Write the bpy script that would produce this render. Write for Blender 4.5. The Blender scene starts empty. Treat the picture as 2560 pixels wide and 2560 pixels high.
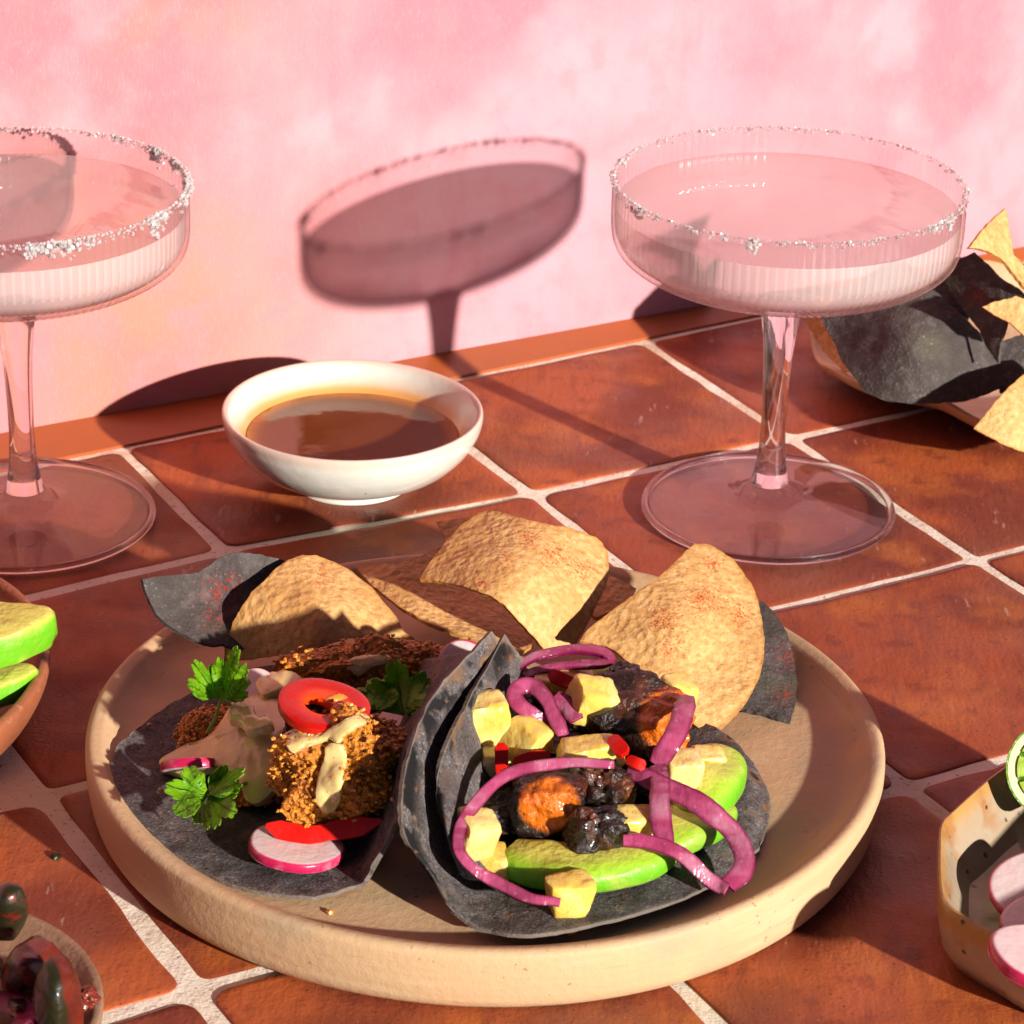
import bpy, bmesh, math, random
import numpy as np
from mathutils import Vector, Matrix, Euler, noise
random.seed(7)
SC = bpy.context.scene
COL = SC.collection
V = Vector
R_ = math.radians

# ------------------------------------------------------------------ camera
F_PX, PITCH, ROLL, CAM_H = 7327.6, 0.4465, 0.0245, 0.48
FW = V((0, math.cos(PITCH), -math.sin(PITCH)))
RT0 = V((1, 0, 0))
UP0 = RT0.cross(FW)
RT = math.cos(ROLL) * RT0 + math.sin(ROLL) * UP0
UP = -math.sin(ROLL) * RT0 + math.cos(ROLL) * UP0
CAM = V((0, 0, CAM_H))
cd = bpy.data.cameras.new('camera')
cam = bpy.data.objects.new('camera', cd)
COL.objects.link(cam)
cam.matrix_world = Matrix(((RT.x, UP.x, -FW.x, 0), (RT.y, UP.y, -FW.y, 0), (RT.z, UP.z, -FW.z, CAM_H), (0, 0, 0, 1)))
cd.sensor_width = 36
cd.lens = F_PX / 2560 * 36
cd.clip_start = 0.02
cd.clip_end = 60
cd.dof.use_dof = True
cd.dof.focus_distance = 0.93
cd.dof.aperture_fstop = 40
SC.camera = cam

# ------------------------------------------------------------------ light
SUN_EL, SUN_AZ = 16.5, 133.0            # elevation, direction the light travels in (degrees from +x)
w = bpy.data.worlds.new('World')
SC.world = w
w.use_nodes = True
nt = w.node_tree
bg = nt.nodes['Background']
sky = nt.nodes.new('ShaderNodeTexSky')
sky.sky_type = 'NISHITA'
sky.sun_disc = False
sky.sun_elevation = R_(SUN_EL)
sky.sun_rotation = R_(137.0)
sky.air_density = 0.2            # clear thin air: hard sun, little fill
sky.dust_density = 0.1
sky.ozone_density = 0.3
nt.links.new(sky.outputs[0], bg.inputs[0])
bg.inputs[1].default_value = 0.05
ld = bpy.data.lights.new('sun', 'SUN')
ld.energy = 5.0
ld.angle = R_(1.3)
ld.color = (1.0, 0.94, 0.86)
sun = bpy.data.objects.new('sun', ld)
COL.objects.link(sun)
ce = math.cos(R_(SUN_EL))
SUND = V((ce * math.cos(R_(SUN_AZ)), ce * math.sin(R_(SUN_AZ)), -math.sin(R_(SUN_EL))))
sun.rotation_euler = SUND.to_track_quat('-Z', 'Y').to_euler()
SC.view_settings.view_transform = 'Standard'
SC.view_settings.look = 'None'
SC.view_settings.exposure = 0.70
SC.view_settings.gamma = 1
cy = SC.cycles
cy.use_denoising = True
cy.max_bounces = 14
cy.diffuse_bounces = 2
cy.transparent_max_bounces = 16
cy.transmission_bounces = 10
cy.sample_clamp_indirect = 4
cy.caustics_refractive = False
cy.caustics_reflective = False


LIFT = 0.0


def at(px, py, z):
    """point of the place at height z that the lens maps to this photograph position"""
    z = z + LIFT
    d = FW + RT * ((px - 1280) / F_PX) - UP * ((py - 1280) / F_PX)
    return CAM + d * ((z - CAM_H) / d.z)


# ------------------------------------------------------------------ materials
def M(name, base, rough=0.5, layers=(), bump=(), spec=0.5, coat=0.0, coat_rough=0.1, sss=0.0, sssr=(1, .5, .3), ssss=0.003,
      transl=0.0, rand=0.0, rrough=None, sheen=0):
    """procedural material; layers = (kind, scale, lo, hi, colour[, detail[, amount]])"""
    m = bpy.data.materials.new(name)
    m.use_nodes = True
    t = m.node_tree
    N, L = t.nodes, t.links
    b = N['Principled BSDF']
    out = N['Material Output']
    tc = N.new('ShaderNodeTexCoord')
    oi = N.new('ShaderNodeObjectInfo')
    mul = N.new('ShaderNodeMath'); mul.operation = 'MULTIPLY'; mul.inputs[1].default_value = 7.3
    L.new(oi.outputs['Random'], mul.inputs[0])
    add = N.new('ShaderNodeVectorMath'); add.operation = 'ADD'
    L.new(tc.outputs['Object'], add.inputs[0]); L.new(mul.outputs[0], add.inputs[1])
    co = add.outputs[0]

    def tex(kind, scale, detail):
        sv = co
        if isinstance(scale, tuple):
            mp = N.new('ShaderNodeMapping'); mp.inputs['Scale'].default_value = scale
            L.new(co, mp.inputs[0]); sv = mp.outputs[0]; scale = 1.0
        if kind == 'noise':
            n = N.new('ShaderNodeTexNoise'); n.inputs['Scale'].default_value = scale; n.inputs['Detail'].default_value = detail
            L.new(sv, n.inputs['Vector']); return n.outputs['Fac']
        if kind == 'voro':
            n = N.new('ShaderNodeTexVoronoi'); n.inputs['Scale'].default_value = scale
            L.new(sv, n.inputs['Vector']); return n.outputs['Distance']
        if kind == 'crack':
            n = N.new('ShaderNodeTexVoronoi'); n.feature = 'DISTANCE_TO_EDGE'; n.inputs['Scale'].default_value = scale
            L.new(sv, n.inputs['Vector']); return n.outputs['Distance']
        if kind == 'rand':
            return oi.outputs['Random']
        n = N.new('ShaderNodeAttribute'); n.attribute_name = kind
        return n.outputs['Fac']

    def rng(sock, lo, hi, amount=1.0):
        r = N.new('ShaderNodeMapRange'); r.interpolation_type = 'SMOOTHSTEP'
        r.inputs['From Min'].default_value = lo; r.inputs['From Max'].default_value = hi
        r.inputs['To Max'].default_value = amount
        if lo > hi:
            r.inputs['From Min'].default_value = hi; r.inputs['From Max'].default_value = lo
            r.inputs['To Min'].default_value = amount; r.inputs['To Max'].default_value = 0.0
        L.new(sock, r.inputs['Value'])
        return r.outputs[0]

    rgb = N.new('ShaderNodeRGB'); rgb.outputs[0].default_value = (*base, 1)
    cur = rgb.outputs[0]
    for l in layers:
        kind, scale, lo, hi, c = l[:5]
        det = l[5] if len(l) > 5 else 4
        amt = l[6] if len(l) > 6 else 1.0
        fac = rng(tex(kind, scale, det), lo, hi, amt)
        if len(l) > 7:                     # a second pattern that confines the first
            k2, s2, lo2, hi2 = l[7]
            mm = N.new('ShaderNodeMath'); mm.operation = 'MULTIPLY'
            L.new(fac, mm.inputs[0]); L.new(rng(tex(k2, s2, 3), lo2, hi2), mm.inputs[1]); fac = mm.outputs[0]
        mx = N.new('ShaderNodeMix'); mx.data_type = 'RGBA'
        L.new(fac, mx.inputs['Factor']); L.new(cur, mx.inputs['A']); mx.inputs['B'].default_value = (*c, 1)
        cur = mx.outputs['Result']
    L.new(cur, b.inputs['Base Color'])
    b.inputs['Roughness'].default_value = rough
    if rrough:
        r = N.new('ShaderNodeMapRange'); r.inputs['To Min'].default_value = rrough[1]; r.inputs['To Max'].default_value = rrough[2]
        r.inputs['From Min'].default_value = .3; r.inputs['From Max'].default_value = .7
        L.new(tex('noise', rrough[0], 4), r.inputs['Value']); L.new(r.outputs[0], b.inputs['Roughness'])
    b.inputs['Specular IOR Level'].default_value = spec
    b.inputs['Coat Weight'].default_value = coat
    b.inputs['Coat Roughness'].default_value = coat_rough
    if sss:
        b.inputs['Subsurface Weight'].default_value = sss
        b.inputs['Subsurface Radius'].default_value = sssr
        b.inputs['Subsurface Scale'].default_value = ssss
    prev = None
    for kind, scale, dist, det in bump:
        bn = N.new('ShaderNodeBump'); bn.inputs['Distance'].default_value = dist; bn.inputs['Strength'].default_value = 1
        L.new(tex(kind, scale, det), bn.inputs['Height'])
        if prev: L.new(prev, bn.inputs['Normal'])
        prev = bn.outputs[0]
    if prev: L.new(prev, b.inputs['Normal'])
    if transl:
        tr = N.new('ShaderNodeBsdfTranslucent'); L.new(cur, tr.inputs[0])
        mx = N.new('ShaderNodeMixShader'); mx.inputs[0].default_value = transl
        L.new(b.outputs[0], mx.inputs[1]); L.new(tr.outputs[0], mx.inputs[2]); L.new(mx.outputs[0], out.inputs[0])
    return m


def glass_mat(name, tint, refr=0.25, rough=0.0, ior=1.5, body=None, body_fac=0.0, gloss_rough=0.02, fscale=1.0, tshare=.38):
    """clear glass or liquid: light passes through, edges reflect, a share bends; body = milky colour"""
    m = bpy.data.materials.new(name); m.use_nodes = True
    t = m.node_tree; N, L = t.nodes, t.links
    N.remove(N['Principled BSDF']); out = N['Material Output']
    tr = N.new('ShaderNodeBsdfTransparent'); tr.inputs[0].default_value = (*tint, 1)
    gl = N.new('ShaderNodeBsdfGlossy'); gl.inputs['Roughness'].default_value = gloss_rough
    lw = N.new('ShaderNodeLayerWeight'); lw.inputs[0].default_value = .5
    pw = N.new('ShaderNodeMath'); pw.operation = 'POWER'; pw.inputs[1].default_value = 5.0; L.new(lw.outputs['Facing'], pw.inputs[0])
    f0 = ((ior - 1) / (ior + 1)) ** 2
    fr = N.new('ShaderNodeMath'); fr.operation = 'MULTIPLY_ADD'; fr.inputs[1].default_value = (1 - f0) * fscale; fr.inputs[2].default_value = f0 * fscale; L.new(pw.outputs[0], fr.inputs[0])
    rf = N.new('ShaderNodeBsdfGlass'); rf.inputs['IOR'].default_value = ior; rf.inputs['Color'].default_value = (*tint, 1); rf.inputs['Roughness'].default_value = rough
    cur = tr.outputs[0]
    if body:
        df = N.new('ShaderNodeBsdfDiffuse'); df.inputs[0].default_value = (*body, 1)
        tl = N.new('ShaderNodeBsdfTranslucent'); tl.inputs[0].default_value = (*body, 1)
        m0 = N.new('ShaderNodeMixShader'); m0.inputs[0].default_value = tshare
        L.new(df.outputs[0], m0.inputs[1]); L.new(tl.outputs[0], m0.inputs[2])
        m1 = N.new('ShaderNodeMixShader'); ge = N.new('ShaderNodeNewGeometry'); mb = N.new('ShaderNodeMath'); mb.operation = 'MULTIPLY_ADD'; mb.inputs[1].default_value = -body_fac * .85; mb.inputs[2].default_value = body_fac
        L.new(ge.outputs['Backfacing'], mb.inputs[0]); L.new(mb.outputs[0], m1.inputs[0])
        L.new(cur, m1.inputs[1]); L.new(m0.outputs[0], m1.inputs[2]); cur = m1.outputs[0]
    mx = N.new('ShaderNodeMixShader')
    L.new(fr.outputs[0], mx.inputs[0]); L.new(cur, mx.inputs[1]); L.new(gl.outputs[0], mx.inputs[2]); cur = mx.outputs[0]
    if refr:
        m2 = N.new('ShaderNodeMixShader'); m2.inputs[0].default_value = refr
        L.new(cur, m2.inputs[1]); L.new(rf.outputs[0], m2.inputs[2]); cur = m2.outputs[0]
    L.new(cur, out.inputs[0])
    return m


MT = {}
MT['wall'] = M('pink_paint', (.49, .228, .26), .85,
    [('noise', 4.6, .42, .62, (.55, .295, .33), 5), ('noise', 3.6, .50, .66, (.55, .21, .31), 6, .9), ('noise', 5.2, .40, .60, (.57, .215, .125), 7, .9, ('side', 1, .49, .585)),
     ('noise', 9, .52, .66, (.44, .115, .145), 8, .85, ('side', 1, .42, .60)), ('noise', 8, .48, .66, (.49, .155, .19), 8, .8), ('noise', 14, .54, .70, (.58, .36, .39), 9, .55), ('noise', (30, 30, 9), .54, .70, (.50, .17, .20), 8, .55),
     ('noise', 70, .46, .70, (.54, .22, .24), 9, .5), ('noise', (1400, 1400, 300), .5, .75, (.56, .31, .34), 3, .3)],
    [('noise', 900, .00020, 3), ('noise', 30, .0010, 8)], spec=.2)
MT['grout'] = M('grout', (.86, .77, .64), .95,
    [('noise', 60, .45, .7, (.74, .62, .46), 6, .7), ('noise', 22, .52, .70, (.55, .36, .20), 5, .6), ('voro', 420, .16, .05, (.10, .07, .05), 2, .7, ('noise', 30, .5, .62)),
     ('noise', 500, .60, .70, (.30, .19, .11), 4, .6)],
    [('noise', 900, .00022, 5), ('noise', 120, .0009, 4)], spec=.2)
MT['tile'] = M('terracotta_tile', (.45, .104, .032), .5,
    [('rand', 1, .1, 1, (.31, .060, .024), 2, .9), ('noise', 16, .44, .62, (.18, .036, .021), 6, .85), ('noise', 26, .52, .70, (.48, .135, .032), 6, .8), ('noise', 12, .50, .66, (.25, .085, .045), 7, .7),
     ('noise', (120, 24, 60), .50, .68, (.27, .062, .030), 7, .6), ('noise', 90, .56, .72, (.15, .030, .019), 6, .5),
     ('noise', (300, 70, 100), .62, .70, (.60, .40, .31), 8, .45, ('noise', 16, .52, .66)), ('voro', 300, .17, .06, (.06, .022, .014), 2, .9, ('noise', 60, .53, .60)),
     ('noise', 700, .66, .72, (.08, .03, .02), 3, .7), ('noise', 1200, .68, .74, (.56, .34, .24), 3, .4)],
    [('noise', 24, .0010, 4), ('noise', (400, 120, 200), .00030, 5), ('noise', 700, .0002, 4)], spec=.22, rrough=(40, .30, .62))
MT['trim'] = M('glazed_trim', (.36, .088, .024), .35, [('noise', 12, .45, .7, (.42, .08, .02), 4, .8)], [('noise', 60, .0006, 3)], spec=.5)
MT['plate'] = M('tan_clay', (.55, .365, .20), .62,
    [('noise', 14, .42, .7, (.52, .30, .155), 5, .75), ('noise', (30, 30, 300), .5, .75, (.60, .43, .26), 6, .6), ('noise', 26, .52, .68, (.37, .29, .19), 6, .55),
     ('noise', 500, .66, .72, (.22, .10, .05), 3, .75, ('noise', 40, .46, .6)), ('noise', (50, 50, 800), .66, .74, (.45, .14, .05), 5, .35)],
    [('noise', (40, 40, 500), .00012, 4), ('noise', 1100, .00012, 3), ('voro', 330, .00010, 3)], spec=.3)
MT['glaze'] = M('celadon_glaze', (.66, .66, .58), .22,
    [('noise', 30, .45, .7, (.58, .58, .50), 4, .7), ('voro', 160, .11, .05, (.07, .06, .04), 2, .95, ('noise', 55, .52, .58)), ('rim', 1, .2, .9, (.66, .47, .36), 2, .75),
     ('stain', 1, .05, .9, (.60, .26, .03), 2, .9)],
    [('noise', 120, .0003, 3)], spec=.6, coat=.5, coat_rough=.08)
MT['sauce'] = M('brown_sauce', (.15, .034, .003), .06, [('edge', 1, .80, .98, (.42, .14, .008), 2, .9), ('noise', 60, .5, .7, (.16, .042, .006), 4, .7)], [('noise', 40, .0005, 3)], spec=.6)
CH = [('noise', 420, .42, .62, (.66, .41, .17), 4, .85), ('noise', 60, .48, .68, (.50, .25, .075), 7, .65), ('noise', 260, .60, .70, (.46, .21, .06), 6, .7), ('edge', 1, .06, .0, (.46, .21, .05), 2, .85),
      ('voro', 140, .09, .05, (.10, .07, .05), 2, .8, ('noise', 90, .60, .66)), ('noise', 900, .66, .70, (.26, .10, .03), 3, .6),
      ('noise', 800, .53, .60, (.52, .05, .006), 4, .95, ('spice', 1, .45, 1.05)), ('noise', 1300, .55, .62, (.42, .05, .01), 3, .9, ('spice', 1, .1, .8))]
CB = [('noise', 130, .0008, 3), ('noise', 480, .0006, 3), ('voro', 380, .0004, 2)]
MT['corn'] = M('corn_chip', (.57, .31, .105), .62, CH, CB, spec=.3, sss=.08, ssss=.002)
DK = [('noise', 260, .45, .7, (.105, .088, .084), 6, .85), ('noise', 900, .58, .7, (.20, .17, .155), 5, .6), ('noise', 40, .5, .70, (.048, .036, .030), 5, .8), ('noise', 30, .52, .7, (.085, .072, .045), 5, .7),
      ('voro', 260, .11, .06, (.42, .30, .17), 2, .85, ('noise', 120, .58, .64)),
      ('noise', 800, .53, .60, (.34, .02, .006), 4, .95, ('spice', 1, .45, 1.05)), ('noise', 1300, .56, .63, (.28, .02, .006), 3, .9, ('spice', 1, .1, .8))]
MT['dark'] = M('blue_corn', (.062, .050, .046), .75, DK, [('noise', 150, .0012, 5), ('noise', 900, .0005, 5)], spec=.3)
MT['tort'] = M('blue_tortilla', (.078, .064, .064), .75,
    [('noise', 240, .42, .66, (.125, .105, .102), 8, .9), ('noise', 1300, .54, .68, (.30, .27, .24), 5, .6), ('noise', 50, .48, .66, (.045, .035, .034), 7, .75), ('noise', 600, .55, .66, (.028, .021, .019), 7, .75),
     ('noise', 90, .50, .66, (.17, .085, .035), 7, .7, ('char', 1, .10, .6)), ('noise', 62, .47, .54, (.006, .005, .005), 7, 1, ('char', 1, .30, .75)),
     ('voro', 90, .36, .24, (.20, .10, .04), 2, .8, ('spots', 1, .3, .8)), ('voro', 90, .22, .14, (.018, .010, .007), 2, .95, ('spots', 1, .3, .8)),
     ('noise', 240, .62, .68, (.20, .10, .045), 4, .5), ('edge', 1, .018, .0, (.19, .155, .125), 2, .7)],
    [('noise', 500, .0005, 6), ('noise', 1300, .0003, 5), ('noise', 80, .0006, 3)], spec=.3)
MT['char'] = M('charred_tortilla', (.16, .13, .125), .8,
    [('noise', 400, .45, .68, (.26, .22, .20), 6, .85), ('noise', (90, 260, 90), .47, .62, (.20, .10, .035), 5, .9), ('noise', (60, 200, 60), .52, .60, (.008, .007, .006), 5, 1)],
    [('noise', 320, .0012, 5), ('noise', 1000, .0006, 5)], spec=.3)
MT['pine'] = M('pineapple', (.74, .50, .085), .3, [('noise', 120, .4, .7, (.84, .68, .26), 5, .7), ('noise', 70, .50, .70, (.74, .40, .04), 5, .7), ('rand', 1, .6, 1, (.80, .64, .36), 2, .7), ('noise', 500, .66, .72, (.30, .14, .02), 3, .4)],
    [('noise', (320, 110, 150), .0005, 5), ('noise', 500, .0004, 5)], spec=.55, sss=.3, sssr=(1, .7, .2), ssss=.004, coat=.4, coat_rough=.12)
MT['avo'] = M('avocado_flesh', (.64, .58, .11), .45, [('skin', 1, .12, .7, (.33, .54, .025)), ('skin', 1, .6, 1, (.13, .40, .010)), ('noise', 90, .5, .72, (.52, .46, .10), 5, .5), ('noise', 300, .60, .74, (.22, .42, .03), 5, .4)],
    [('noise', 420, .0005, 4), ('noise', 120, .0010, 4)], spec=.45, sss=.2, sssr=(.6, 1, .2), ssss=.003, coat=.04, coat_rough=.25)
MT['onion'] = M('pickled_onion', (.56, .095, .215), .22, [('noise', 70, .48, .68, (.72, .33, .44), 7, .65), ('noise', (60, 200, 160), .50, .66, (.40, .035, .12), 7, .7), ('skin', 1, .20, .95, (.20, .006, .055)), ('noise', 400, .64, .74, (.80, .55, .62), 3, .3)],
    [('noise', (500, 200, 200), .0004, 4), ('noise', 120, .0010, 4)], spec=.6, coat=.45, coat_rough=.08, sss=.15, sssr=(1, .3, .5), ssss=.002, transl=.34)
MT['pepper'] = M('red_chili', (.50, .008, .004), .28, [('skin', 1, .3, .9, (.72, .060, .008)), ('noise', 90, .5, .75, (.36, .004, .003), 4, .7)], [('noise', 160, .0006, 4)], spec=.4, coat=.1, coat_rough=.1)
MT['pith'] = M('chili_pith', (.80, .26, .03), .4, [('noise', 160, .45, .7, (.74, .10, .01), 4, .8)], [('noise', 250, .0008, 3)], spec=.5)
MT['leaf'] = M('cilantro_leaf', (.24, .50, .012), .42, [('noise', 130, .42, .7, (.13, .38, .010), 5, .8), ('vein', 1, .45, .95, (.30, .55, .06), 2, .7)],
    [('noise', 420, .0006, 4), ('vein', 1, .0008, 2)], spec=.45, transl=.45)
MT['stem'] = M('green_stem', (.16, .28, .03), .4, [], [], spec=.4)
MT['radish'] = M('radish_flesh', (.78, .62, .60), .35, [('skin', 1, .78, .93, (.52, .012, .08)), ('noise', 160, .5, .75, (.82, .52, .56), 4, .4)], [('noise', 300, .0003, 3)], spec=.5,
    sss=.25, sssr=(1, .5, .5), ssss=.003, coat=.25, coat_rough=.15)
MT['crema'] = M('crema', (.66, .50, .20), .22, [('noise', 80, .45, .7, (.60, .42, .15), 4, .6), ('voro', 300, .08, .04, (.10, .12, .02), 2, .8, ('noise', 90, .58, .64))], [('noise', 150, .0006, 3)], spec=.55,
    sss=.25, sssr=(1, .7, .4), ssss=.004, coat=.3, coat_rough=.12)
MT['fish'] = M('fried_batter', (.56, .19, .016), .5, [('noise', 140, .42, .7, (.34, .085, .008), 5, .8), ('noise', 60, .6, .75, (.05, .016, .006), 4, .8)], [('noise', 260, .0035, 6), ('voro', 600, .0012, 2)], spec=.4)
MT['crumb'] = M('fried_crumbs', (.70, .27, .020), .35, [('noise', 180, .45, .70, (.42, .11, .007), 4, .85), ('noise', 50, .60, .72, (.07, .020, .008), 4, .9), ('noise', 420, .54, .68, (.70, .40, .10), 3, .8)],
    [('noise', 900, .0004, 3)], spec=.5, coat=.3, coat_rough=.2)
MT['pork'] = M('charred_pork', (.016, .007, .004), .30, [('noise', 80, .52, .70, (.10, .020, .005), 7, .9), ('noise', 60, .60, .74, (.24, .055, .006), 6, .6), ('noise', 140, .52, .60, (.012, .006, .004), 6, .8), ('roast', 1, .2, .8, (.62, .135, .003)), ('noise', 120, .50, .66, (.44, .060, .003), 6, .8, ('roast', 1, .1, .6)), ('noise', 90, .58, .68, (.040, .009, .004), 6, .95, ('roast', 1, .98, .2))],
    [('noise', 160, .0022, 8), ('noise', 800, .0007, 5)], spec=.5, coat=.3, coat_rough=.15, rrough=(200, .25, .55))
MT['tomskin'] = M('dark_tomato_skin', (.020, .017, .006), .42, [('noise', (60, 260, 120), .5, .6, (.20, .008, .004), 4, .9), ('noise', 50, .45, .7, (.030, .034, .006), 3, .7)], [('noise', 60, .0004, 3)], spec=.35)
MT['tomdark'] = M('green_tomato_skin', (.016, .016, .005), .42, [('noise', 50, .5, .7, (.035, .040, .006), 4, .8), ('noise', 30, .6, .72, (.07, .012, .004), 4, .7)], [('noise', 60, .0004, 3)], spec=.35)
MT['tomflesh'] = M('tomato_flesh', (.17, .020, .008), .4, [('noise', 90, .45, .7, (.09, .010, .006), 4, .8), ('noise', 60, .6, .72, (.26, .07, .02), 3, .5)], [('noise', 200, .0012, 4)], spec=.5, coat=.3, coat_rough=.15)
MT['tomato'] = M('dark_tomato', (.13, .014, .006), .38, [('noise', 90, .45, .7, (.040, .006, .004), 5, .85), ('noise', 60, .58, .72, (.16, .035, .012), 5, .5), ('skin', 1, .30, .60, (.018, .017, .006)), ('noise', (70, 260, 120), .50, .58, (.19, .008, .004), 4, .85, ('stripe', 1, .3, .6))],
    [('noise', 160, .0010, 5)], spec=.45, coat=.25, coat_rough=.15, rrough=(120, .22, .5))
MT['clay'] = M('terracotta_dish', (.30, .095, .040), .5, [('noise', 30, .45, .7, (.22, .06, .026), 5, .8), ('noise', 300, .62, .7, (.45, .22, .12), 4, .5)], [('noise', 400, .0004, 4)], spec=.45)
MT['pinkclay'] = M('sandy_clay_plate', (.30, .175, .105), .6, [('noise', 40, .45, .7, (.22, .12, .066), 5, .8), ('noise', 400, .6, .7, (.42, .28, .18), 4, .5)], [('noise', 400, .0004, 4)], spec=.4)
MT['stone'] = M('speckled_stoneware', (.37, .285, .20), .38, [('rim', 1, .3, .9, (.42, .22, .06)), ('noise', 70, .52, .66, (.34, .13, .03), 5, .8, ('rim', 1, .0, .6)), ('voro', 170, .19, .12, (.03, .02, .015), 2, .95, ('noise', 70, .48, .54))],
    [('noise', 200, .0006, 4)], spec=.5, coat=.3, coat_rough=.2)
MT['basket'] = M('cream_stoneware', (.56, .41, .24), .5, [('noise', 40, .45, .7, (.48, .30, .15), 5, .7), ('rim', 1, .5, 1, (.62, .40, .20), 2, .8)], [('noise', 250, .0005, 4)], spec=.4)
MT['rind'] = M('lime_rind', (.13, .30, .012), .35, [('noise', 200, .5, .7, (.24, .40, .03), 4, .7)], [('voro', 500, .0006, 2)], spec=.5, coat=.2)
MT['limeflesh'] = M('lime_flesh', (.36, .50, .06), .2, [('noise', (200, 200, 60), .45, .7, (.50, .62, .14), 4, .8)], [('noise', 300, .0008, 4)], spec=.6, coat=.5, sss=.3, ssss=.003)
MT['limepith'] = M('lime_pith', (.68, .70, .42), .5, [('noise', 200, .5, .7, (.60, .64, .30), 4, .6)], [('noise', 300, .0004, 4)])
MT['glassbowl'] = glass_mat('thin_ribbed_glass', (.985, .975, .975), refr=.05, ior=1.45, gloss_rough=.07)
MT['glassstem'] = glass_mat('solid_glass', (.99, .98, .98), refr=.85, ior=1.5)
MT['glassfoot'] = glass_mat('foot_glass', (.995, .985, .985), refr=.06, ior=1.75, fscale=.62)
MT['drink'] = glass_mat('cloudy_cocktail', (.98, .90, .90), refr=.0, ior=1.33, body=(.98, .93, .88), body_fac=.54)
MT['drinktop'] = glass_mat('cocktail_surface', (.90, .86, .84), refr=.0, ior=1.33, body=(.96, .91, .88), body_fac=.30, gloss_rough=.05)
MT['salt'] = glass_mat('salt_crystal', (.95, .93, .92), refr=.15, ior=1.5, body=(.99, .97, .96), body_fac=.8, gloss_rough=.2, tshare=.6)


# ------------------------------------------------------------------ builders
def mk(name, verts, faces, mat, parent=None, smooth=True, attrs=None, origin=None, mats=None, fmat=None, sharp=42):
    vs = np.array([tuple(v) for v in verts], float)
    if origin is None:
        origin = V(((vs[:, 0].min() + vs[:, 0].max()) / 2, (vs[:, 1].min() + vs[:, 1].max()) / 2, vs[:, 2].min()))
    me = bpy.data.meshes.new(name)
    me.from_pydata((vs - np.array(origin)).tolist(), [], faces)
    me.materials.append(MT[mat] if isinstance(mat, str) else mat)
    for mm in mats or ():
        me.materials.append(MT[mm])
    if fmat is not None:
        me.polygons.foreach_set('material_index', fmat)
    if smooth:
        me.polygons.foreach_set('use_smooth', [True] * len(me.polygons))
    for k, a in (attrs or {}).items():
        at_ = me.attributes.new(k, 'FLOAT', 'POINT')
        at_.data.foreach_set('value', [float(x) for x in a])
    bm = bmesh.new(); bm.from_mesh(me)
    bmesh.ops.recalc_face_normals(bm, faces=bm.faces)
    bm.to_mesh(me); bm.free()
    if smooth: me.set_sharp_from_angle(angle=R_(sharp))
    me.update()
    o = bpy.data.objects.new(name, me)
    COL.objects.link(o)
    if parent is not None:
        o.parent = parent
        o.location = V(origin) - parent.get('_w', V((0, 0, 0))) if False else V(origin) - V(WORLD[parent.name])
    else:
        o.location = origin
    WORLD[o.name] = tuple(origin)
    return o


WORLD = {}


def thing(name, loc, label, cat, group=None):
    o = bpy.data.objects.new(name, None)
    COL.objects.link(o)
    o.location = loc
    o.empty_display_size = .01
    WORLD[o.name] = tuple(loc)
    return tag(o, label, cat, group)


def tag(o, label, cat, group=None):
    o['label'] = label
    o['category'] = cat
    if group: o['group'] = group
    return o


def cr(P, n, closed=False):
    """Catmull-Rom samples through P"""
    P = [np.array(p, float) for p in P]
    m = len(P)
    out = []
    segs = m if closed else m - 1
    for k in range(n):
        t = k / (n if closed else n - 1) * segs
        i = min(int(t), segs - 1)
        f = t - i
        if closed:
            a, b, c, d = P[(i - 1) % m], P[i % m], P[(i + 1) % m], P[(i + 2) % m]
        else:
            b, c = P[i], P[i + 1]
            a = P[i - 1] if i > 0 else 2 * b - c
            d = P[i + 2] if i + 2 < m else 2 * c - b
        out.append(.5 * (2 * b + (c - a) * f + (2 * a - 5 * b + 4 * c - d) * f * f + (3 * b - a - 3 * c + d) * f ** 3))
    return out


def nz(p, s, o=0.0):
    return noise.noise(V(p) * s + V((o, o * 1.7, -o)))


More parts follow.
